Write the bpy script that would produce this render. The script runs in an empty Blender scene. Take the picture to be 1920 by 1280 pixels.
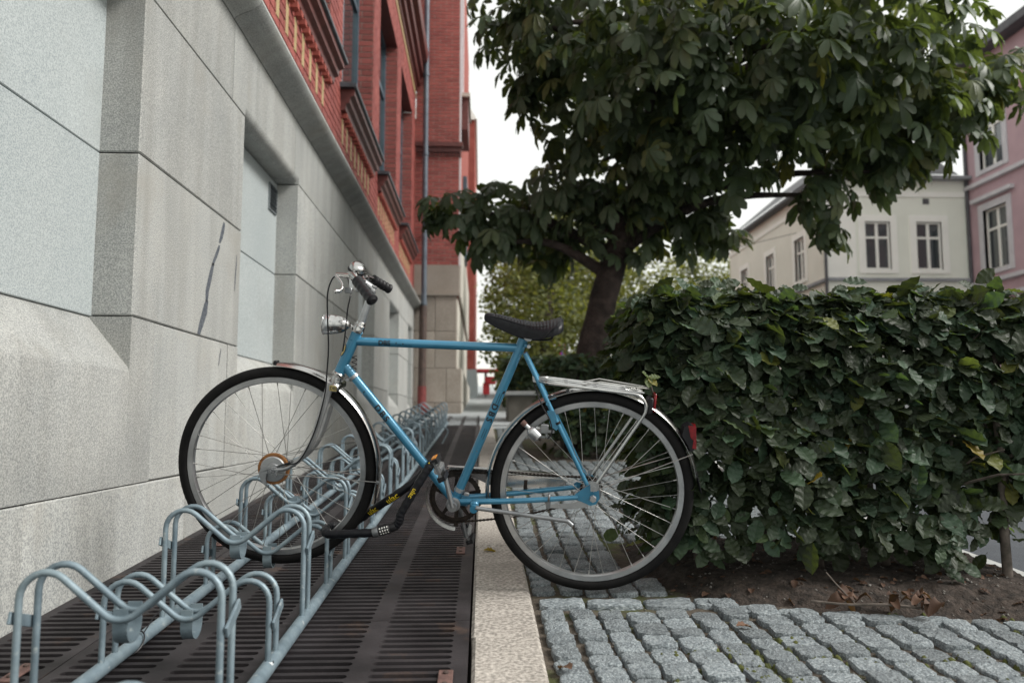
import bpy, bmesh, math, random
from mathutils import Vector, Matrix, noise as mnoise
R = random.Random(7)
rad = math.radians
SC = bpy.context.scene
COL = SC.collection
S = 0.053                       # the street climbs 5.3 % away from the camera
CAM = Vector((0, 0, 0.73))

# ------------------------------------------------------------------ camera, sky, sun, exposure
cd = bpy.data.cameras.new('camera')
cam = bpy.data.objects.new('camera', cd); COL.objects.link(cam)
cam.location = CAM
cam.rotation_euler = (math.pi / 2 + rad(5.547), 0, -rad(2.176))
cd.lens = 28.0; cd.sensor_width = 36.0; cd.clip_start = 0.05; cd.clip_end = 3000
cd.dof.use_dof = True; cd.dof.focus_distance = 2.66; cd.dof.aperture_fstop = 2.8
SC.camera = cam
SUN_EL, SUN_AZ = 41.0, 106.0     # azimuth measured from +Y (up the street) towards +X (the road)
w = bpy.data.worlds.new('World'); SC.world = w; w.use_nodes = True
nt = w.node_tree; nt.nodes.clear()
sky = nt.nodes.new('ShaderNodeTexSky'); sky.sky_type = 'NISHITA'; sky.sun_disc = False
sky.sun_elevation = rad(SUN_EL); sky.sun_rotation = rad(SUN_AZ); sky.dust_density = 4.0; sky.air_density = 1.0
cloud = nt.nodes.new('ShaderNodeMixRGB'); cloud.inputs[0].default_value = 0.86
cloud.inputs[2].default_value = (4.5, 4.5, 4.15, 1)          # closed bright cloud cover over the clear sky
bg = nt.nodes.new('ShaderNodeBackground'); bg.inputs[1].default_value = 0.1
wo = nt.nodes.new('ShaderNodeOutputWorld')
nt.links.new(sky.outputs[0], cloud.inputs[1]); nt.links.new(cloud.outputs[0], bg.inputs[0]); nt.links.new(bg.outputs[0], wo.inputs[0])
sd = bpy.data.lights.new('sun', 'SUN'); sd.energy = 1.5; sd.angle = rad(20); sd.color = (1, 0.975, 0.94)
sun = bpy.data.objects.new('sun', sd); COL.objects.link(sun)
sdir = Vector((math.sin(rad(SUN_AZ)) * math.cos(rad(SUN_EL)), math.cos(rad(SUN_AZ)) * math.cos(rad(SUN_EL)), math.sin(rad(SUN_EL))))
sun.rotation_euler = sdir.to_track_quat('Z', 'Y').to_euler(); sun.location = (6, 6, 12)
vs = SC.view_settings; vs.view_transform = 'Standard'; vs.look = 'None'; vs.exposure = 1.38; vs.gamma = 1.0; vs.use_curve_mapping = False

# ------------------------------------------------------------------ materials
MATS = {}
def mat(name, c1, c2=None, scale=8.0, detail=4.0, lo=0.35, hi=0.65, rough=0.6, metal=0.0, bump=0.0, bscale=None, rnd=0.0,
        coat=0.0, spec=0.5, speck=None, rvar=0.0, dist=0.004, blot=None, emis=None, streak=False):
    m = bpy.data.materials.new(name); m.use_nodes = True
    n = m.node_tree.nodes; L = m.node_tree.links
    b = n['Principled BSDF']
    tc = n.new('ShaderNodeTexCoord')
    oi = n.new('ShaderNodeObjectInfo')
    off = n.new('ShaderNodeVectorMath'); off.operation = 'MULTIPLY_ADD'
    off.inputs[1].default_value = (1, 1, 1)
    sc = n.new('ShaderNodeVectorMath'); sc.operation = 'SCALE'; sc.inputs[0].default_value = (37, 53, 71)
    L.new(oi.outputs['Random'], sc.inputs['Scale'])
    L.new(tc.outputs['Object'], off.inputs[0]); L.new(sc.outputs[0], off.inputs[2])
    P = off.outputs[0]
    def noise(s, d=4.0, r=0.55):
        t = n.new('ShaderNodeTexNoise'); t.inputs['Scale'].default_value = s; t.inputs['Detail'].default_value = d; t.inputs['Roughness'].default_value = r
        L.new(P, t.inputs['Vector']); return t.outputs['Fac']
    def ramp(fac, stops):
        r = n.new('ShaderNodeValToRGB')
        e = r.color_ramp.elements
        while len(e) < len(stops): e.new(0.5)
        for i, (p, c) in enumerate(stops):
            e[i].position = p; e[i].color = (c[0], c[1], c[2], 1)
        L.new(fac, r.inputs[0]); return r.outputs[0]
    def mix(f, a, bb, mode='MIX'):
        x = n.new('ShaderNodeMixRGB'); x.blend_type = mode
        if isinstance(f, float): x.inputs[0].default_value = f
        else: L.new(f, x.inputs[0])
        for i, v in ((1, a), (2, bb)):
            if isinstance(v, tuple): x.inputs[i].default_value = (v[0], v[1], v[2], 1)
            else: L.new(v, x.inputs[i])
        return x.outputs[0]
    c2 = c2 or c1
    fac = noise(scale, detail)
    col = ramp(fac, [(lo, c1), (hi, c2)])
    if speck:                                       # (scale, dark colour, light colour, strength)
        s, dk, lt, st = speck
        f2 = noise(s, 2.0, 0.6)
        col = mix(st, col, ramp(f2, [(0.36, dk), (0.5, tuple((a + q) / 2 for a, q in zip(c1, c2))), (0.64, lt)]))
    if blot:                                        # (scale, colour, lo, hi): stains with a shape of their own
        s, bc, l2, h2 = blot
        f3 = ramp(noise(s, 6.0, 0.65), [(l2, (0, 0, 0)), (h2, (1, 1, 1))])
        col = mix(f3, col, bc)
    if streak:                                      # rain-washed vertical streaks
        vm = n.new('ShaderNodeVectorMath'); vm.operation = 'MULTIPLY'; vm.inputs[1].default_value = (9, 9, 0.7); L.new(P, vm.inputs[0])
        t = n.new('ShaderNodeTexNoise'); t.inputs['Scale'].default_value = 1.0; t.inputs['Detail'].default_value = 6; L.new(vm.outputs[0], t.inputs['Vector'])
        col = mix(0.28, col, ramp(t.outputs['Fac'], [(0.38, (0.62, 0.60, 0.57)), (0.60, (1.08, 1.08, 1.08))]), 'MULTIPLY')
    if rnd:
        hs = n.new('ShaderNodeHueSaturation')
        mr = n.new('ShaderNodeMapRange'); mr.inputs[3].default_value = 1 - rnd; mr.inputs[4].default_value = 1 + rnd
        L.new(oi.outputs['Random'], mr.inputs[0]); L.new(mr.outputs[0], hs.inputs['Value']); L.new(col, hs.inputs['Color'])
        col = hs.outputs[0]
    L.new(col, b.inputs['Base Color'])
    b.inputs['Metallic'].default_value = metal
    b.inputs['Specular IOR Level'].default_value = spec
    b.inputs['Coat Weight'].default_value = coat; b.inputs['Coat Roughness'].default_value = 0.12
    if rvar:
        mr = n.new('ShaderNodeMapRange'); mr.inputs[3].default_value = max(0.02, rough - rvar); mr.inputs[4].default_value = min(1, rough + rvar)
        L.new(noise(scale * 1.7, 5.0), mr.inputs[0]); L.new(mr.outputs[0], b.inputs['Roughness'])
    else: b.inputs['Roughness'].default_value = rough
    if bump:
        bm = n.new('ShaderNodeBump'); bm.inputs['Strength'].default_value = bump; bm.inputs['Distance'].default_value = dist
        L.new(noise(bscale or scale * 3, 5.0, 0.6), bm.inputs['Height']); L.new(bm.outputs[0], b.inputs['Normal'])
    if emis:
        b.inputs['Emission Color'].default_value = (*emis, 1); b.inputs['Emission Strength'].default_value = 1.0
    MATS[name] = m
    return m

def leafmat(name, stops, trans=0.35, rough=0.45, spec=0.5):
    """leaf: colour from the per-leaf 'tint' attribute, part of the light goes through"""
    m = bpy.data.materials.new(name); m.use_nodes = True
    n = m.node_tree.nodes; L = m.node_tree.links
    b = n['Principled BSDF']; out = n['Material Output']
    at = n.new('ShaderNodeAttribute'); at.attribute_name = 'tint'
    oi = n.new('ShaderNodeObjectInfo'); ad = n.new('ShaderNodeMath'); ad.operation = 'MULTIPLY_ADD'; ad.inputs[1].default_value = 0.22; ad.use_clamp = True
    L.new(oi.outputs['Random'], ad.inputs[0]); L.new(at.outputs['Fac'], ad.inputs[2])
    r = n.new('ShaderNodeValToRGB'); e = r.color_ramp.elements
    while len(e) < len(stops): e.new(0.5)
    for i, (p, c) in enumerate(stops): e[i].position = p; e[i].color = (*c, 1)
    L.new(ad.outputs[0], r.inputs[0])
    tc = n.new('ShaderNodeTexCoord'); nz = n.new('ShaderNodeTexNoise'); nz.inputs['Scale'].default_value = 30
    L.new(tc.outputs['Object'], nz.inputs['Vector'])
    hs = n.new('ShaderNodeHueSaturation'); mr = n.new('ShaderNodeMapRange'); mr.inputs[3].default_value = 0.6; mr.inputs[4].default_value = 1.4
    L.new(nz.outputs['Fac'], mr.inputs[0]); L.new(mr.outputs[0], hs.inputs['Value']); L.new(r.outputs[0], hs.inputs['Color'])
    L.new(hs.outputs[0], b.inputs['Base Color']); b.inputs['Roughness'].default_value = rough; b.inputs['Specular IOR Level'].default_value = spec
    t = n.new('ShaderNodeBsdfTranslucent')
    h2 = n.new('ShaderNodeMixRGB'); h2.blend_type = 'MULTIPLY'; h2.inputs[0].default_value = 1.0; h2.inputs[2].default_value = (2.0, 1.9, 0.5, 1)
    L.new(hs.outputs[0], h2.inputs[1]); L.new(h2.outputs[0], t.inputs[0])
    mx = n.new('ShaderNodeMixShader'); mx.inputs[0].default_value = trans
    L.new(b.outputs[0], mx.inputs[1]); L.new(t.outputs[0], mx.inputs[2]); L.new(mx.outputs[0], out.inputs['Surface'])
    MATS[name] = m; return m

def glassmat(name, c, rough=0.03):
    return mat(name, c, c, rough=rough, spec=1.0, coat=0.6)

mat('granite', (0.275, 0.290, 0.285), (0.375, 0.380, 0.360), 2.2, 5, 0.3, 0.7, rough=0.75, bump=0.25, bscale=160, rnd=0.13, streak=True, speck=(185, (0.08, 0.08, 0.095), (0.60, 0.60, 0.57), 0.42), dist=0.002,
    blot=(1.6, (0.30, 0.29, 0.26), 0.55, 0.8))
mat('granite_smooth', (0.315, 0.355, 0.362), (0.36, 0.395, 0.397), 1.6, 4, rough=0.6, rnd=0.05, bump=0.15, bscale=130, blot=(1.3, (0.27, 0.29, 0.285), 0.54, 0.8), speck=(185, (0.14, 0.16, 0.175), (0.54, 0.57, 0.57), 0.42))
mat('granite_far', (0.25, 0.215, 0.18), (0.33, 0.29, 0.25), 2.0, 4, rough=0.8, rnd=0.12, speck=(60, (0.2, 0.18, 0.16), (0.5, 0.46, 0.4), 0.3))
mat('kerb_granite', (0.27, 0.25, 0.222), (0.365, 0.337, 0.303), 6, 5, rough=0.8, bump=0.5, bscale=90, rnd=0.08, speck=(85, (0.10, 0.09, 0.08), (0.58, 0.54, 0.49), 0.55), blot=(3, (0.20, 0.185, 0.16), 0.56, 0.75))
mat('cobble', (0.13, 0.155, 0.165), (0.25, 0.285, 0.295), 12, 6, 0.3, 0.7, rough=0.75, bump=1.0, bscale=45, rnd=0.30, speck=(130, (0.06, 0.075, 0.09), (0.36, 0.40, 0.42), 0.4), dist=0.008)
mat('cobble_piece', (0.100, 0.120, 0.132), (0.225, 0.257, 0.270), 2.2, 6, 0.32, 0.68, rough=0.75, bump=1.0, bscale=7, rnd=0.26, speck=(15, (0.04, 0.05, 0.06), (0.44, 0.48, 0.49), 0.42), dist=0.012)
mat('joint_soil', (0.040, 0.032, 0.024), (0.10, 0.082, 0.062), 45, 6, rough=0.95, bump=0.8, bscale=120, blot=(4.0, (0.05, 0.06, 0.014), 0.50, 0.60), dist=0.01)
mat('soil', (0.016, 0.012, 0.009), (0.06, 0.045, 0.036), 30, 8, rough=0.95, bump=1.0, bscale=70, dist=0.02)
mat('pebble', (0.09, 0.08, 0.07), (0.20, 0.19, 0.175), 9, 3, rough=0.85)
mat('moss', (0.035, 0.045, 0.008), (0.085, 0.095, 0.02), 60, 4, rough=0.95, bump=1.0, bscale=220)
mat('ground', (0.24, 0.265, 0.275), (0.36, 0.385, 0.39), 3, 6, rough=0.85, bump=0.4, bscale=20)
mat('asphalt', (0.035, 0.042, 0.052), (0.065, 0.075, 0.088), 3, 6, rough=0.85, bump=0.6, bscale=150, speck=(240, (0.02, 0.024, 0.03), (0.12, 0.13, 0.14), 0.4))
mat('road_kerb', (0.40, 0.41, 0.40), (0.52, 0.53, 0.52), 5, 5, rough=0.8, bump=0.4, bscale=80)
mat('cast_iron', (0.019, 0.0165, 0.018), (0.042, 0.037, 0.040), 5, 6, rough=0.6, metal=0.3, spec=0.4, bump=0.35, bscale=140, rvar=0.15, blot=(6, (0.10, 0.062, 0.045), 0.58, 0.78), dist=0.002)
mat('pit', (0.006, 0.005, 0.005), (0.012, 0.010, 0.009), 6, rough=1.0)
mat('rust', (0.085, 0.046, 0.040), (0.15, 0.085, 0.072), 30, 5, rough=0.8, bump=0.5)
mat('rack_steel', (0.13, 0.18, 0.215), (0.225, 0.29, 0.33), 26, 8, rough=0.5, metal=0.35, bump=0.35, bscale=90, rvar=0.16, blot=(38, (0.36, 0.41, 0.42), 0.60, 0.72), speck=(6, (0.12, 0.16, 0.18), (0.30, 0.37, 0.39), 0.35), dist=0.001)
mat('brick', (0.20, 0.046, 0.041), (0.33, 0.090, 0.075), 6, 5, rough=0.8, bump=0.4, bscale=60, rnd=0.22)
mat('brick_stuff', (0.19, 0.042, 0.038), (0.345, 0.092, 0.075), 3.1, 7, 0.3, 0.7, rough=0.8, bump=0.4, bscale=60)
mat('brick_plain', (0.24, 0.048, 0.036), (0.33, 0.08, 0.058), 4, 7, rough=0.85)
mat('mortar', (0.36, 0.27, 0.24), (0.46, 0.37, 0.33), 20, 4, rough=0.95)
mat('yellow_brick', (0.31, 0.22, 0.10), (0.40, 0.295, 0.15), 12, 4, rough=0.6)
mat('dark_brick', (0.085, 0.024, 0.021), (0.14, 0.042, 0.036), 12, 5, rough=0.45)
mat('lead', (0.045, 0.055, 0.065), (0.085, 0.10, 0.115), 8, 4, rough=0.5, metal=0.3)
mat('window_paint', (0.05, 0.085, 0.11), (0.07, 0.11, 0.14), 6, 3, rough=0.45)
glassmat('window_glass', (0.02, 0.03, 0.035)); glassmat('far_glass', (0.035, 0.045, 0.05), 0.06)
mat('pipe_blue', (0.07, 0.088, 0.112), (0.11, 0.135, 0.165), 6, 4, rough=0.45, metal=0.2)
mat('pipe_iron', (0.045, 0.03, 0.025), (0.08, 0.05, 0.04), 9, 5, rough=0.7)
mat('pipe_red', (0.13, 0.022, 0.022), (0.19, 0.035, 0.03), 9, 3, rough=0.6)
mat('ink', (0.042, 0.052, 0.068), (0.105, 0.115, 0.13), 60, 6, rough=0.8)
mat('vent_metal', (0.16, 0.18, 0.19), (0.2, 0.22, 0.23), 8, rough=0.5, metal=0.4)
mat('cream', (0.74, 0.74, 0.66), (0.80, 0.80, 0.72), 1.2, 5, rough=0.85)
mat('cream_grey', (0.76, 0.78, 0.70), (0.81, 0.83, 0.75), 1.2, 5, rough=0.85)
mat('cream_white', (0.85, 0.85, 0.80), (0.90, 0.90, 0.85), 2, 4, rough=0.7)
mat('ledge_grey', (0.24, 0.25, 0.27), (0.31, 0.32, 0.34), 3, 4, rough=0.7)
mat('slate', (0.06, 0.062, 0.07), (0.10, 0.10, 0.11), 4, 5, rough=0.6)
mat('pink', (0.43, 0.305, 0.335), (0.49, 0.35, 0.38), 1.5, 5, rough=0.85)
mat('pink_trim', (0.52, 0.52, 0.55), (0.60, 0.60, 0.62), 3, 4, rough=0.7)
mat('bark', (0.022, 0.016, 0.014), (0.065, 0.048, 0.042), 9, 8, rough=0.95, bump=1.0, bscale=22, dist=0.04)
mat('twig', (0.05, 0.042, 0.034), (0.12, 0.10, 0.085), 30, 5, rough=0.9, bump=0.5, bscale=90)
G1, G2 = (0.010, 0.024, 0.016), (0.024, 0.052, 0.036)
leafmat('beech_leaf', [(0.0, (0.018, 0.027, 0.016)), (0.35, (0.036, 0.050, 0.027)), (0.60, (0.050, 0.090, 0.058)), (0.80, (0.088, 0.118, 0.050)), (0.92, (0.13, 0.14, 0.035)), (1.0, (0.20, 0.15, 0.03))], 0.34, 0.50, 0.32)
leafmat('chestnut_leaf', [(0.0, (0.030, 0.044, 0.026)), (0.5, (0.060, 0.085, 0.048)), (0.8, (0.085, 0.125, 0.078)), (1.0, (0.14, 0.145, 0.05))], 0.32, 0.45, 0.4)
leafmat('far_leaf', [(0.0, (0.045, 0.058, 0.028)), (0.5, (0.10, 0.118, 0.052)), (1.0, (0.19, 0.205, 0.095))], 0.4, 0.6, 0.2)
leafmat('dead_leaf', [(0.0, (0.045, 0.025, 0.017)), (1.0, (0.13, 0.075, 0.05))], 0.1, 0.7, 0.3)
mat('paint_blue', (0.034, 0.180, 0.300), (0.050, 0.225, 0.365), 7, 5, rough=0.3, metal=0.25, coat=0.5, rvar=0.08, blot=(55, (0.13, 0.15, 0.15), 0.655, 0.69))
mat('chrome', (0.42, 0.42, 0.42), (0.60, 0.60, 0.59), 12, 5, rough=0.2, metal=1.0, rvar=0.1, blot=(60, (0.25, 0.17, 0.12), 0.66, 0.74))
mat('alloy', (0.36, 0.37, 0.38), (0.52, 0.53, 0.54), 14, 5, rough=0.38, metal=0.9, rvar=0.12)
mat('grey_steel', (0.17, 0.18, 0.19), (0.30, 0.31, 0.32), 16, 5, rough=0.45, metal=0.8, rvar=0.12)
mat('spoke_steel', (0.36, 0.36, 0.35), (0.55, 0.54, 0.52), 25, 3, rough=0.35, metal=0.9)
mat('tyre_rubber', (0.004, 0.004, 0.0045), (0.010, 0.0095, 0.0095), 20, 5, rough=0.75, spec=0.2, bump=0.3, bscale=200)
mat('black_rubber', (0.006, 0.006, 0.008), (0.012, 0.012, 0.014), 20, 4, rough=0.45, spec=0.35, bump=0.15, bscale=150)
mat('black_vinyl', (0.005, 0.0055, 0.008), (0.010, 0.011, 0.014), 25, 4, rough=0.42, spec=0.25, bump=0.2, bscale=220)
mat('chain_black', (0.018, 0.014, 0.012), (0.045, 0.034, 0.028), 60, 5, rough=0.55, metal=0.6)
mat('drum_rust', (0.18, 0.075, 0.025), (0.36, 0.17, 0.06), 30, 6, rough=0.8, metal=0.2, bump=0.5, bscale=120)
mat('decal_black', (0.01, 0.01, 0.012), rough=0.4)
mat('decal_yellow', (0.75, 0.55, 0.02), rough=0.6)
mat('decal_gold', (0.42, 0.33, 0.12), (0.55, 0.45, 0.2), 40, rough=0.35, metal=0.6)
mat('orange_reflector', (0.75, 0.26, 0.02), (0.85, 0.34, 0.04), 90, rough=0.2, coat=0.5)
mat('red_reflector', (0.13, 0.004, 0.007), (0.20, 0.008, 0.011), 90, rough=0.15, coat=0.6)
mat('red_paint', (0.55, 0.03, 0.04), (0.62, 0.05, 0.06), 4, rough=0.5)
mat('lamp_glass', (0.42, 0.44, 0.46), (0.5, 0.52, 0.54), 60, rough=0.12, metal=0.5, coat=0.8)
mat('white_label', (0.7, 0.72, 0.72), rough=0.5)
mat('dial_white', (0.75, 0.75, 0.72), rough=0.5)
mat('sign_blue', (0.07, 0.03, 0.45), rough=0.4)
mat('bin_teal', (0.03, 0.12, 0.13), (0.05, 0.16, 0.17), 4, rough=0.5)
mat('stone_pale', (0.44, 0.42, 0.37), (0.54, 0.52, 0.46), 2, 5, rough=0.8, rnd=0.08)  # pale trim stone; also paints the sunlit look onto the wing's granite side
mat('stone_block', (0.075, 0.070, 0.058), (0.12, 0.11, 0.095), 5, 5, rough=0.9, bump=0.4)
mat('stone_slab', (0.22, 0.23, 0.23), (0.30, 0.31, 0.31), 5, 5, rough=0.85)

# ------------------------------------------------------------------ mesh helpers
class MB:
    def __init__(s): s.v = []; s.f = []; s.t = []
    def add(s, v, f, tint=None):
        o = len(s.v); s.v += [tuple(p) for p in v]; s.f += [tuple(i + o for i in q) for q in f]
        if tint is not None: s.t += [tint] * len(v)
        return s
    def box(s, x0, x1, y0, y1, z0, z1):
        return s.add([(x, y, z) for z in (z0, z1) for y in (y0, y1) for x in (x0, x1)],
                     [(0, 2, 3, 1), (4, 5, 7, 6), (0, 1, 5, 4), (2, 6, 7, 3), (0, 4, 6, 2), (1, 3, 7, 5)])
    def cbox(s, x0, x1, y0, y1, z0, z1, c=0.006, jit=0.0, rnd=R):
        """box with chamfered edges, corners shaken by jit"""
        lo = (x0, y0, z0); hi = (x1, y1, z1)
        J = {}
        for k in range(8): J[k] = Vector((rnd.uniform(-jit, jit), rnd.uniform(-jit, jit), rnd.uniform(-jit, jit)))
        V = []; idx = {}
        for k in range(8):
            sg = [(k >> a) & 1 for a in range(3)]
            for ax in range(3):
                p = []
                for a in range(3):
                    q = hi[a] if sg[a] else lo[a]
                    if a != ax: q += -c if sg[a] else c
                    p.append(q)
                idx[(k, ax)] = len(V); V.append(Vector(p) + J[k])
        F = []
        def K(b): return b[0] | b[1] << 1 | b[2] << 2
        for ax in range(3):
            a, b = [q for q in range(3) if q != ax]
            for sd in (0, 1):
                q = []
                for (i, j) in ((0, 0), (1, 0), (1, 1), (0, 1)):
                    bb = [0, 0, 0]; bb[ax] = sd; bb[a] = i; bb[b] = j; q.append(idx[(K(bb), ax)])
                if (sd == 1) == (ax == 1): q.reverse()
                F.append(tuple(q))
        for ax in range(3):           # edges along ax
            a, b = [q for q in range(3) if q != ax]
            for i in (0, 1):
                for j in (0, 1):
                    b0 = [0, 0, 0]; b1 = [0, 0, 0]; b0[a] = b1[a] = i; b0[b] = b1[b] = j; b0[ax] = 0; b1[ax] = 1
                    F.append((idx[(K(b0), a)], idx[(K(b1), a)], idx[(K(b1), b)], idx[(K(b0), b)]))
        for k in range(8): F.append((idx[(k, 0)], idx[(k, 1)], idx[(k, 2)]))
        return s.add(V, F)
    def tube(s, pts, r, n=10, closed=False, cap=True, up=None, sx=1.0, sy=1.0):
        P = [Vector(p) for p in pts]; m = len(P)
        rr = r if isinstance(r, (list, tuple)) else [r] * m
        T = []
        for i in range(m):
            a = P[(i - 1) % m] if (i > 0 or closed) else P[0]; b = P[(i + 1) % m] if (i < m - 1 or closed) else P[-1]
            T.append((b - a).normalized())
        u = Vector(up) if up else (Vector((0, 0, 1)) if abs(T[0].z) < 0.9 else Vector((0, 1, 0)))
        u = (u - T[0] * u.dot(T[0])).normalized()
        V = []; F = []
        for i in range(m):
            u = (u - T[i] * u.dot(T[i])).normalized(); wv = T[i].cross(u)
            for k in range(n):
                a = 2 * math.pi * k / n
                V.append(P[i] + (u * math.cos(a) * sx + wv * math.sin(a) * sy) * rr[i])
        for i in range(m if closed else m - 1):
            j = (i + 1) % m
            for k in range(n):
                l = (k + 1) % n; F.append((i * n + k, i * n + l, j * n + l, j * n + k))
        if cap and not closed:
            F.append(tuple(reversed(range(n)))); F.append(tuple(range((m - 1) * n, m * n)))
        return s.add(V, F)
    def lathe(s, prof, o, ax, n=24, cap=True, sx=1, up=None, sq=(1, 1)):
        """prof: list of (radius, height along axis)"""
        o = Vector(o); ax = Vector(ax).normalized()
        u = Vector(up) if up else (Vector((0, 0, 1)) if abs(ax.z) < 0.9 else Vector((1, 0, 0)))
        u = (u - ax * u.dot(ax)).normalized(); wv = ax.cross(u)
        V = []; F = []
        for (r, h) in prof:
            for k in range(n):
                a = 2 * math.pi * k / n; V.append(o + ax * h + (u * math.cos(a) * sq[0] + wv * math.sin(a) * sq[1]) * r)
        for i in range(len(prof) - 1):
            for k in range(n):
                l = (k + 1) % n; F.append((i * n + k, i * n + l, (i + 1) * n + l, (i + 1) * n + k))
        if cap:
            F.append(tuple(reversed(range(n)))); F.append(tuple(range((len(prof) - 1) * n, len(prof) * n)))
        return s.add(V, F)
    def extrude(s, poly, d, cap=True):
        """poly: 3-D points of a flat outline; d: offset vector"""
        n = len(poly); d = Vector(d); V = [Vector(p) for p in poly] + [Vector(p) + d for p in poly]
        F = [(i, (i + 1) % n, (i + 1) % n + n, i + n) for i in range(n)]
        if cap: F += [tuple(reversed(range(n))), tuple(range(n, 2 * n))]
        return s.add(V, F)
    def mesh(s, name, m=None, smooth=40):
        me = bpy.data.meshes.new(name); me.from_pydata(s.v, [], s.f); me.validate()
        if s.t and len(s.t) == len(me.vertices):
            at = me.attributes.new('tint', 'FLOAT', 'POINT'); at.data.foreach_set('value', s.t)
        bm = bmesh.new(); bm.from_mesh(me)
        if len(bm.faces) < 60000 and not s.t: bmesh.ops.recalc_face_normals(bm, faces=bm.faces)
        bm.to_mesh(me); bm.free()
        if smooth:
            me.shade_smooth(); me.set_sharp_from_angle(angle=rad(smooth))
        if m: me.materials.append(MATS[m])
        return me

WL = {}
def wloc(o): return WL.get(o.name, Vector((0, 0, 0))) if o else Vector((0, 0, 0))
def link(name, data, parent=None, loc=None):
    o = bpy.data.objects.new(name, data); COL.objects.link(o)
    if parent: o.parent = parent
    if loc is not None: o.location = loc
    return o
def tag(o, label=None, cat=None, group=None, kind=None):
    if label: o['label'] = label
    if cat: o['category'] = cat
    if group: o['group'] = group
    if kind: o['kind'] = kind
    return o
def empty(name, loc, label=None, cat=None, group=None, kind=None, parent=None):
    o = link(name, None, parent); l = Vector(loc); o.location = l - wloc(parent); WL[o.name] = l
    o.empty_display_size = 0.1
    return tag(o, label, cat, group, kind)
def obj(name, mb, m, parent=None, smooth=40, **kw):
    """mesh given in world coordinates; parents only translate"""
    base = wloc(parent)
    if base.length > 0: mb.v = [(x - base.x, y - base.y, z - base.z) for x, y, z in mb.v]
    o = link(name, mb.mesh(name, m, smooth), parent); WL[o.name] = base
    return tag(o, **kw)
def inst(name, me, parent, loc, rot=None, scale=None):
    o = link(name, me, parent); o.location = Vector(loc) - wloc(parent)
    if rot is not None: o.rotation_euler = rot
    if scale is not None: o.scale = scale
    return o
def fillet(pts, r, seg=6):
    """polyline with its inner corners rounded to radius r (number or list)"""
    P = [Vector(p) for p in pts]; out = [P[0]]
    for i in range(1, len(P) - 1):
        rr = r[i - 1] if isinstance(r, (list, tuple)) else r
        a = (P[i - 1] - P[i]); b = (P[i + 1] - P[i]); la, lb = a.length, b.length; a.normalize(); b.normalize()
        ang = a.angle(b); 
        if ang > math.pi - 0.02: out.append(P[i]); continue
        d = min(rr / math.tan(ang / 2), la * 0.49, lb * 0.49); r2 = d * math.tan(ang / 2)
        c = P[i] + (a + b).normalized() * (r2 / math.sin(ang / 2))
        p0 = P[i] + a * d - c; p1 = P[i] + b * d - c; tot = p0.angle(p1); axis = p0.cross(p1).normalized()
        for k in range(seg + 1): out.append(c + Matrix.Rotation(tot * k / seg, 3, axis) @ p0)
    out.append(P[-1]); return out
def spline(pts, n=6):
    P = [Vector(p) for p in pts]; P = [P[0] * 2 - P[1]] + P + [P[-1] * 2 - P[-2]]; out = []
    for i in range(1, len(P) - 2):
        for k in range(n):
            t = k / n; a, b, c, d = P[i - 1:i + 3]
            out.append(0.5 * ((2 * b) + (c - a) * t + (2 * a - 5 * b + 4 * c - d) * t * t + (3 * b - a - 3 * c + d) * t ** 3))
    out.append(P[-2]); return out
def gz(y):                       # street surface height
    return S * y if y < 60 else S * 60
def text_mesh(txt, h, bold=0.0, shear=0.0, space=1.0):
    """flat letters as vertices/faces, baseline on x, height h, starting at x = 0"""
    cu = bpy.data.curves.new('letters', 'FONT'); cu.body = txt; cu.size = 1.0; cu.offset = bold; cu.shear = shear; cu.space_character = space; cu.resolution_u = 3
    o = bpy.data.objects.new('letters', cu); COL.objects.link(o); bpy.context.view_layer.update()
    me = bpy.data.meshes.new_from_object(o.evaluated_get(bpy.context.evaluated_depsgraph_get()))
    bpy.data.objects.remove(o); bpy.data.curves.remove(cu)
    k = h / 0.69
    bm = bmesh.new(); bm.from_mesh(me)
    for q in range(1, 8):
        bmesh.ops.bisect_plane(bm, geom=bm.verts[:] + bm.edges[:] + bm.faces[:], plane_co=(0, 0.69 * q / 8, 0), plane_no=(0, 1, 0))
    V = [(v.co.x * k, v.co.y * k) for v in bm.verts]; bm.verts.index_update()
    F = [tuple(v.index for v in f.verts) for f in bm.faces]
    bm.free(); bpy.data.meshes.remove(me)
    return V, F
# ================================================================== SETTING: ground, road, paving
def strip(mb, x0, x1, ys, h, nx=1):
    o = len(mb.v); n = nx + 1
    for y in ys:
        for i in range(n): mb.v.append((x0 + (x1 - x0) * i / nx, y, gz(y) + h))
    for j in range(len(ys) - 1):
        for i in range(nx): mb.f.append((o + j * n + i, o + j * n + i + 1, o + (j + 1) * n + i + 1, o + (j + 1) * n + i))
YS = [-30, -5, 0.3, 14, 60, 200, 2000]
g = MB(); strip(g, -1500, -1.9, YS, -0.30); strip(g, 0.0, 1500, YS, -0.30); strip(g, -1.9, 0.0, [14, 60, 200, 2000], -0.30); strip(g, -1.9, 0.0, [-30, -5, 0.3], -0.30)
obj('ground', g, 'ground', kind='structure')
g = MB(); strip(g, -1.9, 1.88, [12.0, 20, 40, 60, 90], 0.0); strip(g, -0.02, 1.88, [11.4, 12.0], -0.012)
obj('pavement', g, 'ground', kind='structure')
g = MB(); strip(g, 1.99, 9.6, [-6, 0, 20, 40, 60, 90], -0.09); obj('road', g, 'asphalt', kind='structure')
g = MB(); strip(g, 9.75, 60, [-6, 0, 20, 40, 60, 90], 0.02); obj('far_pavement', g, 'ground', kind='structure')
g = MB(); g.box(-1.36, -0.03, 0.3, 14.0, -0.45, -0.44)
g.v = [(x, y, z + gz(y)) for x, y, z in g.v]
g2 = MB(); strip(g2, -1.36, -0.03, [0.3, 14.0], -0.42)
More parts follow.
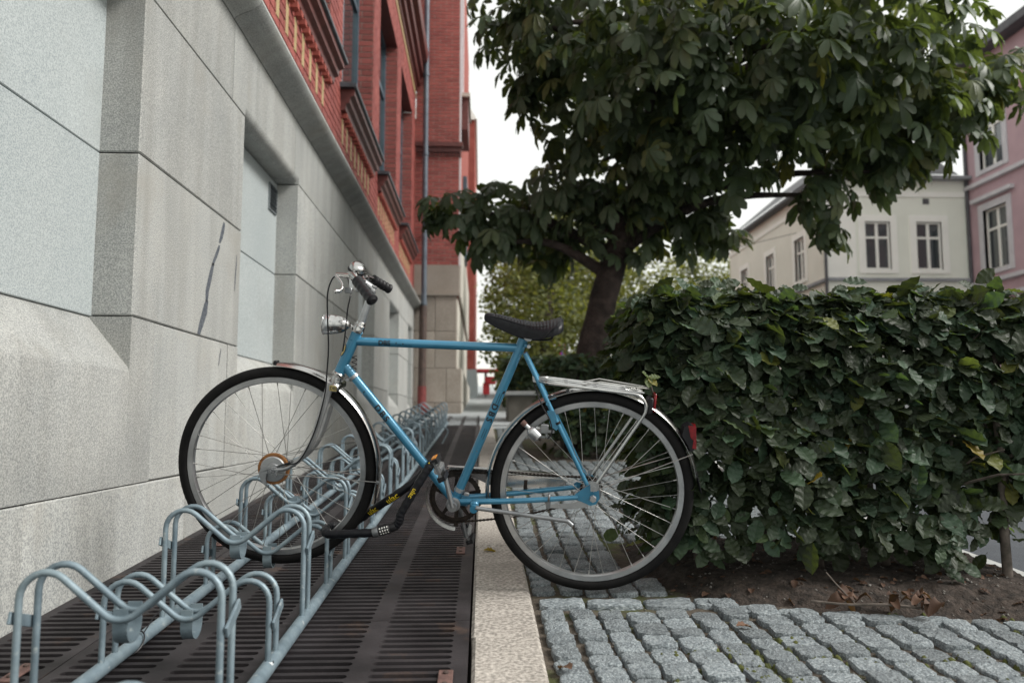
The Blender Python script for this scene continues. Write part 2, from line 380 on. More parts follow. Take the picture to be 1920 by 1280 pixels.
for (x0, x1) in ((-1.40, -1.36), (-0.03, 0.0)):
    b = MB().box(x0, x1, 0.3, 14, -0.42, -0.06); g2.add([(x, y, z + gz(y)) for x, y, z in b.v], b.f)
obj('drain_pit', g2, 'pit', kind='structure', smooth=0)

# --- cast iron grating over the pit: plates side by side, two rows of slots in each
SL = math.atan(S); SROT = (SL, 0, 0)
grating = empty('grating', (-0.7, 1.0, gz(1.0)), kind='structure')
PIT, SLOT, NS = 0.0430, 0.0245, 24
PLEN = PIT * NS
def plate(cols, x0, x1):
    """cast plate, local y from 0 to PLEN, top at z = 0; cols: slot x-ranges"""
    m = MB(); T = -0.014
    xs = [x0] + [q for c in cols for q in c] + [x1]
    for i in range(0, len(xs), 2): m.box(xs[i], xs[i + 1], 0.0015, PLEN - 0.0015, T, 0)      # solid bands
    for (xa, xb) in cols:
        r = SLOT / 2
        for k in range(NS):
            ys = k * PIT + (PIT - SLOT); ye = (k + 1) * PIT
            yb0 = k * PIT + (0.0015 if k == 0 else 0)
            m.add([(xa, yb0, 0), (xb, yb0, 0), (xb, ys, 0), (xa, ys, 0)], [(0, 1, 2, 3)])
            yc = (ys + ye) / 2
            loop = []
            for q in range(7): a = -math.pi / 2 + math.pi * q / 6; loop.append((xb - r + math.cos(a) * r, yc + math.sin(a) * r))
            for q in range(7): a = math.pi / 2 + math.pi * q / 6; loop.append((xa + r + math.cos(a) * r, yc + math.sin(a) * r))
            n = len(loop)
            m.add([(x, y, 0) for x, y in loop] + [(x, y, T) for x, y in loop], [(i, i + n, (i + 1) % n + n, (i + 1) % n) for i in range(n)])
            for (cx, cy, q) in ((xb, ys, range(0, 4)), (xb, ye, range(3, 7)), (xa, ye, range(7, 11)), (xa, ys, range(10, 14))):
                pts = [(cx, cy, 0)] + [(loop[i][0], loop[i][1], 0) for i in q]
                m.add(pts, [(0, i, i + 1) for i in range(1, len(pts) - 1)])
    return m.mesh('grate_plate', 'cast_iron', 30)
def plate_fix(me):
    return me
PL = [(-0.033, -0.553, [(-0.525, -0.325), (-0.275, -0.075)]), (-0.557, -1.057, [(-1.03, -0.815), (-0.765, -0.585)]), (-1.061, -1.336, [(-1.305, -1.09)])]
for x1, x0, cols in PL:
    me = plate(sorted(cols), x0, x1)
    y = 0.40
    while y < 13.9:
        inst('grate_plate', me, grating, (0, y, gz(y)), SROT)
        y += PLEN * math.cos(SL)
me = MB().cbox(-0.018, 0.018, -0.06, 0.06, 0.0, 0.006, 0.0015).mesh('clip_plate', 'rust')
bolt = MB().lathe([(0.007, 0.0), (0.007, 0.004), (0.004, 0.006)], (0, 0, 0.006), (0, 0, 1), 8).mesh('bolt', 'pipe_iron')
def GP(x, y, h=0.0): return Vector((x, y, gz(y) + h))
for (x, y) in ((-0.085, 3.40), (-0.085, 1.98), (-1.13, 2.06), (-1.13, 3.58), (-1.13, 4.95), (-0.60, 4.5)):
    c = inst('clip_plate', me, grating, GP(x, y, 0.001), SROT); WL[c.name] = GP(x, y, 0.001)
    for d in (-0.035, 0.035): b = link('bolt', bolt, c); b.location = (0, d, 0)

# --- granite kerb stones between the grating and the cobbles
kerb = empty('kerb', (0.07, 1.0, gz(1.0)), kind='structure')
js = [0.35, 1.25, 2.30, 3.47, 4.5, 5.6, 6.55, 7.6, 8.7, 9.7, 10.8, 12.0]
for a, b in zip(js, js[1:]):
    ym = (a + b) / 2; l = (b - a) / 2 - 0.0055
    m = MB().cbox(-0.094, 0.094, -l, l, -0.20, 0.0, 0.009, 0.003)
    o = link('kerb_stone', m.mesh('kerb_stone', 'kerb_granite', 30), kerb); o.location = GP(0.069, ym, 0.006) - wloc(kerb); o.rotation_euler = SROT

# --- road kerb on the far side of the hedge bed
rk = empty('road_kerb', (1.92, 1.0, gz(1.0)), kind='structure')
yy = -1.0
me = MB().cbox(-0.058, 0.058, -0.497, 0.497, -0.2, 0.0, 0.012, 0.004).mesh('kerb_stone', 'road_kerb', 30)
while yy < 16: inst('kerb_stone', me, rk, GP(1.93, yy, 0.02), SROT); yy += 1.0

# --- soil bed under the hedge
def front(x):
    P = [(0.50, 3.1), (0.60, 2.95), (0.66, 2.76), (0.85, 2.57), (1.2, 2.47), (1.6, 2.385), (1.95, 2.30), (2.6, 2.2)]
    for (a, b), (c, d) in zip(P, P[1:]):
        if x <= c: return b + (d - b) * max(0, (x - a) / (c - a))
    return 2.2
def inside(x, y):
    fr = min((y - front(x)) * 0.9, (x - 0.60) * 1.0 + 0.04, 3.62 - y)
    return fr
def soilz(x, y):
    d = inside(x, y); t = max(0.0, min(1.0, (d + 0.05) / 0.30)); t = t * t * (3 - 2 * t)
    nz = mnoise.noise(Vector((x * 9, y * 9, 0))) * 0.012 + mnoise.noise(Vector((x * 26, y * 26, 4))) * 0.008 + mnoise.noise(Vector((x * 70, y * 70, 9))) * 0.004
    return -0.035 + 0.085 * t + nz * min(1, max(0.15, t * 2))
m = MB(); NX, NY = 120, 120
for j in range(NY + 1):
    for i in range(NX + 1):
        x = 0.54 + (1.871 - 0.54) * i / NX; y = 2.24 + (3.70 - 2.24) * j / NY; m.v.append((x, y, gz(y) + soilz(x, y)))
for j in range(NY):
    for i in range(NX):
        a = j * (NX + 1) + i; m.f.append((a, a + 1, a + NX + 2, a + NX + 1))
obj('soil', m, 'soil', kind='structure', smooth=180)
# bare bedding under the cobbles
g = MB(); strip(g, 0.163, 1.872, [0.3, 2, 4, 6, 8, 10, 11.4], -0.014, 4); bed = obj('cobble_bed', g, 'joint_soil', kind='structure')

# --- cobbles: the nearest 300 as stones of their own, the rest joined
cob = empty('cobble_paving', (0.9, 1.6, gz(1.6)), kind='structure')
CM = []
for k in range(14):
    rr = random.Random(100 + k); m = MB(); lx, ly = 0.5, 0.5
    # irregular slightly domed sett, unit footprint
    n = 16; ring = []
    for q in range(n):
        a = 2 * math.pi * (q + 0.5) / n; c, s_ = math.cos(a), math.sin(a)
        p = 9.0; r_ = (abs(c) ** p + abs(s_) ** p) ** (-1 / p)
        ring.append((c * r_ * 0.5 * rr.uniform(0.93, 1.0), s_ * r_ * 0.5 * rr.uniform(0.92, 1.0)))
    tilt = (rr.uniform(-0.02, 0.02), rr.uniform(-0.02, 0.02))
    lev = [(1.0, -0.9), (1.0, -0.13), (0.985, -0.05), (0.95, -0.005), (0.80, 0.01), (0.4, 0.0)]
    for (sc_, z) in lev:
        for (x, y) in ring:
            zz = z + (rr.uniform(-0.03, 0.03) if z > -0.5 else 0) + (x * tilt[0] + y * tilt[1]) * 2 * (z > -0.5)
            m.v.append((x * sc_, y * sc_, zz))
    L_ = len(lev)
    m.v.append((0, 0, 0.025 + rr.uniform(-0.02, 0.02)))
    for i in range(L_ - 1):
        for q in range(n): m.f.append((i * n + q, i * n + (q + 1) % n, (i + 1) * n + (q + 1) % n, (i + 1) * n + q))
    for q in range(n): m.f.append(((L_ - 1) * n + q, (L_ - 1) * n + (q + 1) % n, L_ * n))
    CM.append(m)
CME = [m.mesh('cobble', 'cobble_piece', 38) for m in CM]
stones = []
x = 0.185
while x < 1.80:
    wdt = R.uniform(0.080, 0.102)
    y = 0.55 + R.uniform(0, 0.08)
    while y < 11.3:
        l = R.uniform(0.084, 0.114)
        yc = y + l / 2
        xo = 0.018 * math.sin(y * 1.3 + x * 2)
        if not (2.56 < yc < 2.715 and x < 0.75) and inside(x + wdt / 2, yc) < 0.02 and not (x > 0.45 and yc > 6.9 and yc < 9.6) and not (x > 0.3 and yc > 10.9):
            stones.append((x + wdt / 2 + xo, yc, wdt - R.uniform(0.0, 0.012), l - R.uniform(-0.001, 0.006), R.uniform(-0.004, 0.006)))
        y += l
    x += wdt + R.uniform(0.003, 0.014)
xb = 0.183
while xb < 0.74:                                     # header course of long stones across the paving
    l = R.uniform(0.13, 0.19); stones.append((xb + l / 2, 2.635 + R.uniform(-0.004, 0.004), l - 0.006, 0.095, R.uniform(-0.002, 0.003))); xb += l
for k in range(5):                                   # and its bent continuation along the soil
    t = (k + 0.5) / 5; xx = 0.80 + t * 0.62; stones.append((xx, front(xx) - 0.02, 0.118, 0.07, 0.002))
def sortkey(s): return (s[0] ** 2 + s[1] ** 2) if s[1] > 1.75 else 50 + s[1]
stones.sort(key=sortkey)
stuff = MB()
for i, (x, y, a, b, h) in enumerate(stones):
    rz = R.uniform(-0.05, 0.05); k = R.randrange(14); hz = 0.085
    if i < 300:
        inst('cobble', CME[k], cob, GP(x, y, h), (SL + R.uniform(-0.02, 0.02), R.uniform(-0.02, 0.02), rz), (a, b, hz))
    else:
        c, s_ = math.cos(rz), math.sin(rz)
        stuff.add([(x + (p[0] * a * c - p[1] * b * s_), y + (p[0] * a * s_ + p[1] * b * c), gz(y) + h + p[2] * hz + S * (p[1] * b)) for p in CM[k].v], CM[k].f)
obj('cobble', stuff, 'cobble', cob, 38, kind='stuff')
# moss cushions in the joints
m = MB()
for k in range(420):
    x = R.uniform(0.75, 1.8); y = R.uniform(1.8, 2.5)
    if R.random() < 0.5: x = 0.72 + R.gauss(0, 0.12); y = R.uniform(1.8, 2.2)
    if mnoise.noise(Vector((x * 4, y * 4, 2))) < -0.05: continue
    r_ = R.uniform(0.006, 0.016); n = 7
    vv = [(x, y, gz(y) - 0.003 + r_ * 0.35)]
    for (sc_, z) in ((0.6, 0.25), (1.0, -0.8)):
        for q in range(n): a = 2 * math.pi * q / n; rr_ = r_ * sc_ * R.uniform(0.8, 1.2); vv.append((x + math.cos(a) * rr_, y + math.sin(a) * rr_ * 1.3, gz(y) - 0.008 + z * r_))
    m.add(vv, [(0, 1 + q, 1 + (q + 1) % n) for q in range(n)] + [(1 + q, 1 + n + q, 1 + n + (q + 1) % n, 1 + (q + 1) % n) for q in range(n)])
obj('moss', m, 'moss', kind='stuff', label='green moss growing in the joints of the cobbles', smooth=180)
# pebbles and crumbs on the soil and in the joints
m = MB()
for k in range(620):
    if k < 380:
        x = R.uniform(0.62, 1.86); y = front(x) + R.uniform(-0.05, 0.9) ** 1.0
        if y > 3.5: continue
        z = gz(y) + soilz(x, y)
    else:
        s = R.choice(stones[:200]); x = s[0] + s[2] / 2 + R.uniform(-0.004, 0.016); y = s[1] + R.uniform(-0.05, 0.05); z = gz(y) - 0.012
    r_ = R.uniform(0.0025, 0.007) * (1.6 if R.random() < 0.06 else 1)
    q = [Vector((R.uniform(0.6, 1.2), 0, 0)), Vector((-R.uniform(0.6, 1.2), 0, 0)), Vector((0, R.uniform(0.6, 1.2), 0)), Vector((0, -R.uniform(0.6, 1.2), 0)), Vector((0, 0, 0.8)), Vector((0, 0, -0.6))]
    M_ = Matrix.Rotation(R.uniform(0, 6.3), 3, 'Z') @ Matrix.Rotation(R.uniform(-0.5, 0.5), 3, 'X')
    m.add([Vector((x, y, z)) + M_ @ (p * r_) for p in q], [(0, 2, 4), (2, 1, 4), (1, 3, 4), (3, 0, 4), (2, 0, 5), (1, 2, 5), (3, 1, 5), (0, 3, 5)])
obj('pebbles', m, 'pebble', kind='stuff', label='small grey pebbles strewn over the soil and the joints', smooth=180)

# ================================================================== BRICK BUILDING on a granite base
WX = -1.34; DN = 0.155; BX = -1.365
bld = empty('brick_building', (-1.6, 8.0, gz(8.0)), 'red brick building on a pale granite base along the bicycle rack', 'building')
Y0, Y1 = 0.3, 15.72
niches = [(1.76, 3.08), (4.41, 5.73), (8.63, 9.95), (11.53, 12.85), (14.45, 15.30)]
J = 0.0025
def block(x0, x1, y0, y1, z0, z1, mt='granite', c=0.005, name='granite_block'):
    return obj(name, MB().cbox(x0, x1, y0 + J, y1 - J, z0 + J, z1 - J, c, 0.0008), mt, bld, 30)
for a, b in zip([Y0, 1.1, 2.43, 3.71, 5.0, 6.3, 7.7, 9.0, 10.4, 11.8, 13.2, 14.5], [1.1, 2.43, 3.71, 5.0, 6.3, 7.7, 9.0, 10.4, 11.8, 13.2, 14.5, Y1]):
    block(WX - 0.28, WX, a, b, -0.45 + gz(a) * 0, 0.48)
ZS = (0.48, 1.122, 1.765, 2.43, 2.87)
def seg(a, b, step):
    n = max(1, round((b - a) / step)); return [(a + (b - a) * i / n, a + (b - a) * (i + 1) / n) for i in range(n)]
# course under the niches: blocks with a sloping sill where a niche stands above
cuts = [Y0, 1.55, 3.30, 4.24, 5.95, 7.2, 8.4, 10.15, 11.3, 13.05, 14.3, Y1]
for a, b in zip(cuts, cuts[1:]):
    nn = [n for n in niches if n[0] >= a - 0.01 and n[1] <= b + 0.2 and n[0] < b]
    if not nn: block(WX - 0.28, WX, a, b, ZS[0], ZS[1]); continue
    n0, n1 = nn[0][0], min(nn[0][1], b - 0.01); m = MB()
    if n0 - a > 0.02: m.box(WX - 0.28, WX, a + J, n0, ZS[0] + J, ZS[1] - J)
    if b - n1 > 0.02: m.box(WX - 0.28, WX, n1, b - J, ZS[0] + J, ZS[1] - J)
    m.extrude([(WX, n0, ZS[0] + J), (WX, n0, 0.905), (WX - 0.006, n0, 0.925), (WX - DN - 0.01, n0, ZS[1] - J), (WX - 0.28, n0, ZS[1] - J), (WX - 0.28, n0, ZS[0] + J)], (0, n1 - n0, 0))
    obj('granite_block', m, 'granite', bld, 30)
# piers between the niches, niche panels
ends = [Y0] + [q for n in niches for q in n] + [Y1]
for a, b in zip(ends[0::2], ends[1::2]):
    for z0, z1 in ((ZS[1], ZS[2]), (ZS[2], ZS[3])):
        for s0, s1 in seg(a, b, 1.45): block(WX - 0.28, WX, s0, s1, z0, z1)
for a, b in niches:
    for z0, z1 in ((ZS[1] - 0.004, ZS[2]), (ZS[2], ZS[3])): block(WX - DN - 0.06, WX - DN, a - 0.05, b + 0.05, z0, z1, 'granite_smooth', 0.003, 'niche_panel')
# lintel course, rounded lower edge over each niche
cuts = [Y0, 1.3, 2.9, 4.18, 5.6, 7.0, 8.5, 10.1, 11.6, 13.1, 14.4, Y1]
for a, b in zip(cuts, cuts[1:]):
    m = MB(); pts = sorted([a + J, b - J] + [q for n in niches for q in n if a + J < q < b - J])
    for s0, s1 in zip(pts, pts[1:]):
        mid = (s0 + s1) / 2; rr_ = 0.06 if any(n[0] < mid < n[1] for n in niches) else 0.004
        arc = [(WX - rr_ + rr_ * math.sin(t), s0, ZS[3] + J + rr_ - rr_ * math.cos(t)) for t in [math.pi / 2 * k / 5 for k in range(6)]]
        m.extrude(arc + [(WX, s0, ZS[4] - J), (WX - 0.28, s0, ZS[4] - J), (WX - 0.28, s0, ZS[3] + J)], (0, s1 - s0, 0))
    obj('granite_block', m, 'granite', bld, 30)
# torus string course
prof = [(WX - 0.2, 2.872), (WX + 0.004, 2.872), (WX + 0.014, 2.886), (WX + 0.05, 2.905), (WX + 0.10, 2.925), (WX + 0.135, 2.950), (WX + 0.146, 2.975), (WX + 0.138, 3.002), (WX + 0.115, 3.025), (BX - 0.01, 3.235), (WX - 0.2, 3.235)]
for s0, s1 in seg(Y0, Y1, 1.92):
    obj('string_course', MB().extrude([(x, s0 + J, z) for x, z in prof], (0, s1 - s0 - 2 * J, 0)), 'granite', bld, 35)
# scuff of dark paint on the pier, vent in the niche
m = MB()
def smear(pts, wd):
    P = pts; V = []; F = []
    for i, (y, z) in enumerate(P):
        t = i / (len(P) - 1); w_ = wd * (0.55 + 0.6 * math.sin(math.pi * min(0.98, t + 0.05)) * R.uniform(0.7, 1.1)); V += [(WX + 0.001, y - w_, z), (WX + 0.001, y + w_, z + R.uniform(-0.004, 0.004))]
    for i in range(len(P) - 1): F.append((2 * i, 2 * i + 1, 2 * i + 3, 2 * i + 2))
    obj('paint_smear', MB().add(V, F), 'ink', bld, 0)
smear([(3.80, 1.13), (3.83, 1.18), (3.87, 1.24), (3.885, 1.28), (3.90, 1.305)], 0.030)
smear([(3.892, 1.30), (3.894, 1.33), (3.895, 1.35), (3.92, 1.40), (3.945, 1.455), (3.96, 1.485), (3.97, 1.50)], 0.024)
smear([(3.955, 1.49), (4.0, 1.54), (4.03, 1.58), (4.05, 1.61)], 0.020)
smear([(4.05, 1.62), (4.075, 1.66), (4.10, 1.71), (4.11, 1.745)], 0.021)
smear([(4.32, 1.42), (4.325, 1.5), (4.335, 1.57), (4.335, 1.62)], 0.007)
smear([(4.10, 1.0), (4.12, 1.06), (4.13, 1.09)], 0.005)
v = MB(); x = WX - DN
v.box(x - 0.01, x + 0.012, 5.50, 5.70, 2.19, 2.20); v.box(x - 0.01, x + 0.012, 5.50, 5.70, 2.37, 2.38); v.box(x - 0.01, x + 0.012, 5.50, 5.51, 2.20, 2.37); v.box(x - 0.01, x + 0.012, 5.69, 5.70, 2.20, 2.37)
v.box(x - 0.01, x + 0.003, 5.51, 5.69, 2.20, 2.37)
vent = obj('vent_grille', v, 'vent_metal', bld, 0)
for k in range(6):
    z = 2.207 + k * 0.028; obj('slat', MB().extrude([(x + 0.004, 5.512, z + 0.012), (x + 0.016, 5.512, z), (x + 0.018, 5.512, z + 0.003), (x + 0.006, 5.512, z + 0.015)], (0, 0.176, 0)), 'lead', vent, 0)

# ---------- brickwork
BR = []            # (centre, frame(3 vectors), size)
mort = MB()
def brickwork(o, du, n, L, H, openings=(), bl=0.228, bh=0.062, jt=0.013, thick=0.05, header=False):
    """courses of bricks on the rectangle o, du (unit) x L, Z x H; n = outward normal; openings (u0,u1,v0,v1)"""
    o = Vector(o); du = Vector(du); n = Vector(n)
    rows = int(H / (bh + jt)); ph = H / rows
    for r in range(rows):
        v0 = r * ph; vc = v0 + ph / 2
        iv = [(0.0, L)]
        for (a, b, c, d) in openings:
            if c <= vc <= d:
                nx = []
                for (s, e) in iv:
                    if b <= s or a >= e: nx.append((s, e)); continue
                    if a > s: nx.append((s, a))
                    if b < e: nx.append((b, e))
                iv = nx
        for (s, e) in iv:
            u = s; first = (bl + jt) * (0.5 if r % 2 else 1.0)
            while u < e - 0.02:
                l = min(first if u == s else (bl + jt), e - u)
                if e - (u + l) < 0.05: l = e - u
                if l > jt + 0.012:
                    BR.append((o + du * (u + l / 2) + Vector((0, 0, vc)) + n * (R.uniform(-0.0015, 0.0015)), du, n, (l - jt, ph - jt)))
                u += l
    us = sorted({0.0, L} | {q for op in openings for q in op[:2] if 0 < q < L}); vs_ = sorted({0.0, H} | {q for op in openings for q in op[2:] if 0 < q < H})
    for a, b in zip(us, us[1:]):
        for c, d in zip(vs_, vs_[1:]):
            um, vm = (a + b) / 2, (c + d) / 2
            if any(p[0] < um < p[1] and p[2] < vm < p[3] for p in openings): continue
            q = [o + du * uu + Vector((0, 0, vv)) - n * 0.009 for uu, vv in ((a, c), (b, c), (b, d), (a, d))]; mort.add(q, [(0, 1, 2, 3)])
Z0 = 3.24; HB = 6.2
wins = [(7.50 + 2.72 * k, 9.60 + 2.72 * k) for k in (-1, 0, 1, 2)]
ZSILL, ZHEAD = 3.98, 6.65
ops = [(a - Y0, min(b, 15.1) - Y0, ZSILL - Z0, ZHEAD - Z0) for a, b in wins]
# behind the photographer's back the wall is left plain; bricks from y = 3.6 on
brickwork((BX, 3.6, Z0), (0, 1, 0), (1, 0, 0), 15.72 - 3.6, HB, [(a - 3.6 + Y0, b - 3.6 + Y0, c, d) for a, b, c, d in ops])
for a, b in wins:
    b = min(b, 15.1)
    if b < 4.5: continue
    brickwork((BX - 0.27, b, ZSILL), (1, 0, 0), (0, -1, 0), 0.262, ZHEAD - ZSILL)          # far reveal, faces the camera
m = MB().box(BX - 0.3, BX - 0.002, Y0, 3.6, Z0, Z0 + HB)
obj('plain_wall', m, 'brick_plain', bld, 0)
# body of the building behind everything
m = MB().box(-9, BX - 0.30, Y0, 15.72, -0.5, 9.4); obj('core_wall', m, 'dark_brick', bld, 0)
m = MB()
for a, b in wins: m.box(BX - 0.27, BX - 0.012, a, min(b, 15.1), ZHEAD, ZHEAD + 0.2)
obj('lintel_soffit', m, 'dark_brick', bld, 0)
unit = MB().cbox(-0.5, 0.5, -0.5, 0.5, -0.5, 0.5, 0.02)
# risalit: the wing that steps forward, seen head on behind the rack
RX0, RX1, RY = -1.355, -0.47, 15.74
brickwork((RX0, RY, 3.79), (1, 0, 0), (0, -1, 0), RX1 - RX0, 2.3)
brickwork((RX0, RY, 6.30), (1, 0, 0), (0, -1, 0), RX1 - RX0, 4.6)
# risalit: side wall, granite base, string course, far wing
def proj_ok(p):
    d = p - CAM; return d.y > 0.3 and -0.70 < d.x / d.y - 0.038 < 0.68 and d.z / d.y < 0.58
def score(q):
    d = q[0] - CAM; c = abs(d.normalized().dot(q[2])); return -c * q[3][0] * q[3][1] / d.length_squared if proj_ok(q[0]) else 0
BR.sort(key=score)
bm_ = MB().cbox(-0.5, 0.5, -0.5, 0.5, -0.5, 0.5, 0.02).mesh('brick', 'brick', 0)
stuff = MB()
for i, (c, du, n, (l, h)) in enumerate(BR):
    if i < 300:
        o = link('brick', bm_, bld); o.location = c - n * 0.025 - wloc(bld)
        o.rotation_euler = Matrix((du, -n if du.cross(-n).z > 0 else n, Vector((0, 0, 1)))).transposed().to_euler(); o.scale = (l, 0.05, h)
    else:
        a = du * (l / 2); b = Vector((0, 0, h / 2)); q = c - n * 0.012
        f = [c - a - b, c + a - b, c + a + b, c - a + b]; k = [p - n * 0.014 for p in f]
        stuff.add(f + k, [(0, 1, 2, 3), (0, 4, 5, 1), (1, 5, 6, 2), (2, 6, 7, 3), (3, 7, 4, 0)])
obj('brick', stuff, 'brick_stuff', bld, 0, kind='stuff')
obj('mortar', mort, 'mortar', bld, 0)
for a, b in wins:                                                          # sills, yellow bricks, windows
    b = min(b, 15.1)
    pr = [(BX - 0.25, ZSILL - 0.02), (BX + 0.155, ZSILL - 0.055), (BX + 0.155, ZSILL - 0.085), (BX + 0.14, ZSILL - 0.09), (BX - 0.25, ZSILL - 0.09)]
    sill = obj('window_sill', MB().extrude([(x, a - 0.10, z) for x, z in pr], (0, b - a + 0.16, 0)), 'lead', bld, 30)
    pr = [(BX - 0.05, ZSILL - 0.09), (BX + 0.13, ZSILL - 0.091), (BX + 0.13, ZSILL - 0.15), (BX + 0.09, ZSILL - 0.17), (BX + 0.085, ZSILL - 0.22), (BX + 0.05, ZSILL - 0.235), (BX + 0.045, ZSILL - 0.29), (BX + 0.012, ZSILL - 0.30), (BX - 0.05, ZSILL - 0.30)]
    obj('sill_moulding', MB().extrude([(x, a - 0.04, z) for x, z in pr], (0, b - a + 0.04, 0)), 'dark_brick', sill, 30)
    y = a + 0.03; k = 0
    while y < b - 0.1:
        obj('dentil', MB().box(BX - 0.02, BX + 0.05, y + 0.01, y + 0.075, ZSILL - 0.345, ZSILL - 0.301), 'brick_plain', sill, 0)
        if k % 2 == 0: obj('yellow_brick', MB().cbox(BX - 0.03, BX + 0.006, y + 0.012, y + 0.075, ZSILL - 0.60, ZSILL - 0.352, 0.003), 'yellow_brick', bld, 0)
        y += 0.125; k += 1
    fx = BX - 0.235; fw = 0.07
    win = obj('window', MB().box(fx, fx + 0.05, a, a + fw, ZSILL, ZHEAD).box(fx, fx + 0.05, b - fw, b, ZSILL, ZHEAD).box(fx, fx + 0.05, a + fw, b - fw, ZSILL, ZSILL + fw).box(fx, fx + 0.05, a + fw, b - fw, ZHEAD - fw, ZHEAD), 'window_paint', bld, 0)
    ym = (a + b) / 2; obj('mullion', MB().box(fx - 0.004, fx + 0.045, ym - 0.035, ym + 0.035, ZSILL + fw, ZHEAD - fw), 'window_paint', win, 0)
    obj('transom', MB().box(fx - 0.006, fx + 0.042, a + fw, b - fw, 5.75, 5.83), 'window_paint', win, 0)
    for s0, s1 in ((a + fw, ym - 0.035), (ym + 0.035, b - fw)): obj('pane', MB().box(fx + 0.008, fx + 0.016, s0, s1, ZSILL + fw, ZHEAD - fw), 'window_glass', win, 0)
# corbelled cornice high on the wall with its yellow line
pr = [(BX - 0.05, 7.35), (BX + 0.03, 7.35), (BX + 0.03, 7.45), (BX + 0.09, 7.47), (BX + 0.09, 7.62), (BX + 0.16, 7.64), (BX + 0.16, 7.82), (BX + 0.25, 7.86), (BX + 0.27, 8.05), (BX - 0.05, 8.05)]
obj('corbel_cornice', MB().extrude([(x, 3.7, z) for x, z in pr], (0, 15.70 - 3.7, 0)), 'dark_brick', bld, 30)
obj('yellow_band', MB().box(BX - 0.03, BX + 0.012, 3.7, 15.70, 7.20, 7.30), 'yellow_brick', bld, 0)
# granite base of the risalit
zc = [0.2, 1.05, 1.72, 2.45, 3.16]
for z0, z1 in zip(zc, zc[1:]):
    x1 = -0.40 if z1 < 1.8 else -0.50
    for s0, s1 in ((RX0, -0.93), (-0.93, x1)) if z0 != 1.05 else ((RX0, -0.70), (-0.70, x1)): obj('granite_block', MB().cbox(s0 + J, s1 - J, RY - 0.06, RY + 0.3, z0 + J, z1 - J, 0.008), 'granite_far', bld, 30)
    obj('granite_block', MB().cbox(x1 - 0.26, x1 + 0.012, RY + 0.304, 25.9, z0 + J, z1 - J, 0.008), 'stone_pale', bld, 30)  # same granite as the front; its sunlit side is painted in as cream colour
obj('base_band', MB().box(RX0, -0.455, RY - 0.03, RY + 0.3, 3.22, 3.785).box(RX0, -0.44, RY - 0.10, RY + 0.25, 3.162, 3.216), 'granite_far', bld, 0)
obj('string_course', MB().box(RX0, RX1 + 0.07, RY - 0.10, RY + 0.2, 6.20, 6.29).box(RX0, RX1 + 0.03, RY - 0.05, RY + 0.2, 6.10, 6.198), 'dark_brick', bld, 0)
m = MB()
x = RX0 + 0.06
while x < RX1: m.box(x, x + 0.035, RY - 0.035, RY + 0.1, 6.02, 6.098); x += 0.075
obj('dentil', m, 'dark_brick', bld, 0)
obj('wing_wall', MB().box(RX0, RX1 - 0.002, RY + 0.02, 26, 3.16, 12.6), 'brick_plain', bld, 0)
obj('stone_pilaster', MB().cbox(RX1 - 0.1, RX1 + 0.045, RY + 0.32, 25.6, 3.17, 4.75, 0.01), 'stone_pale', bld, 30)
obj('pilaster_strip', MB().box(RX1, RX1 + 0.03, RY + 0.05, RY + 0.25, 3.8, 12).box(RX1, RX1 + 0.05, RY + 0.9, RY + 1.3, 7.4, 12), 'pink_trim', bld, 0)
obj('bay_corbel', MB().box(RX1, RX1 + 0.16, 16.6, 18.0, 6.9, 7.6), 'dark_brick', bld, 0)
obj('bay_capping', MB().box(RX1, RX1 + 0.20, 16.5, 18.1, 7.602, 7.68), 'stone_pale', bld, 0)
b = MB().box(RX1 + 0.002, RX1 + 0.10, 18.6, 19.6, 4.5, 6.5); obj('wing_window', b, 'window_paint', bld, 0)
far = obj('far_wing', MB().box(-6, -0.27, 27, 40, 2.4, 11.1), 'brick_plain', bld, 0)
obj('wing_capping', MB().extrude([(-6, 26.9, 11.11), (-0.2, 26.9, 11.11), (-0.42, 26.9, 11.5), (-6, 26.9, 11.5)], (0, 8, 0)), 'cream_white', far, 0)
obj('wing_plinth', MB().box(-6, -0.17, 26.92, 40, 1.0, 2.398), 'granite_smooth', far, 0)
# rain pipe
pp = MB().tube([(-1.14, RY - 0.22, 2.92), (-1.14, RY - 0.22, 12.5)], 0.055, 12); dp = obj('rain_pipe', pp, 'pipe_blue', bld)
for z in (2.95, 4.4, 5.95, 7.6): obj('pipe_collar', MB().tube([(-1.14, RY - 0.22, z), (-1.14, RY - 0.22, z + 0.07)], 0.066, 12).box(-1.16, -1.12, RY - 0.17, RY - 0.02, z + 0.02, z + 0.05), 'pipe_blue', dp)
obj('pipe_foot', MB().tube([(-1.16, RY - 0.22, 1.35), (-1.15, RY - 0.22, 2.93)], 0.075, 12), 'pipe_iron', dp)
obj('pipe_shoe', MB().tube(fillet([(-1.16, RY - 0.22, 1.36), (-1.16, RY - 0.22, 1.0), (-1.08, RY - 0.42, 0.88)], 0.1), 0.085, 12), 'pipe_red', dp)

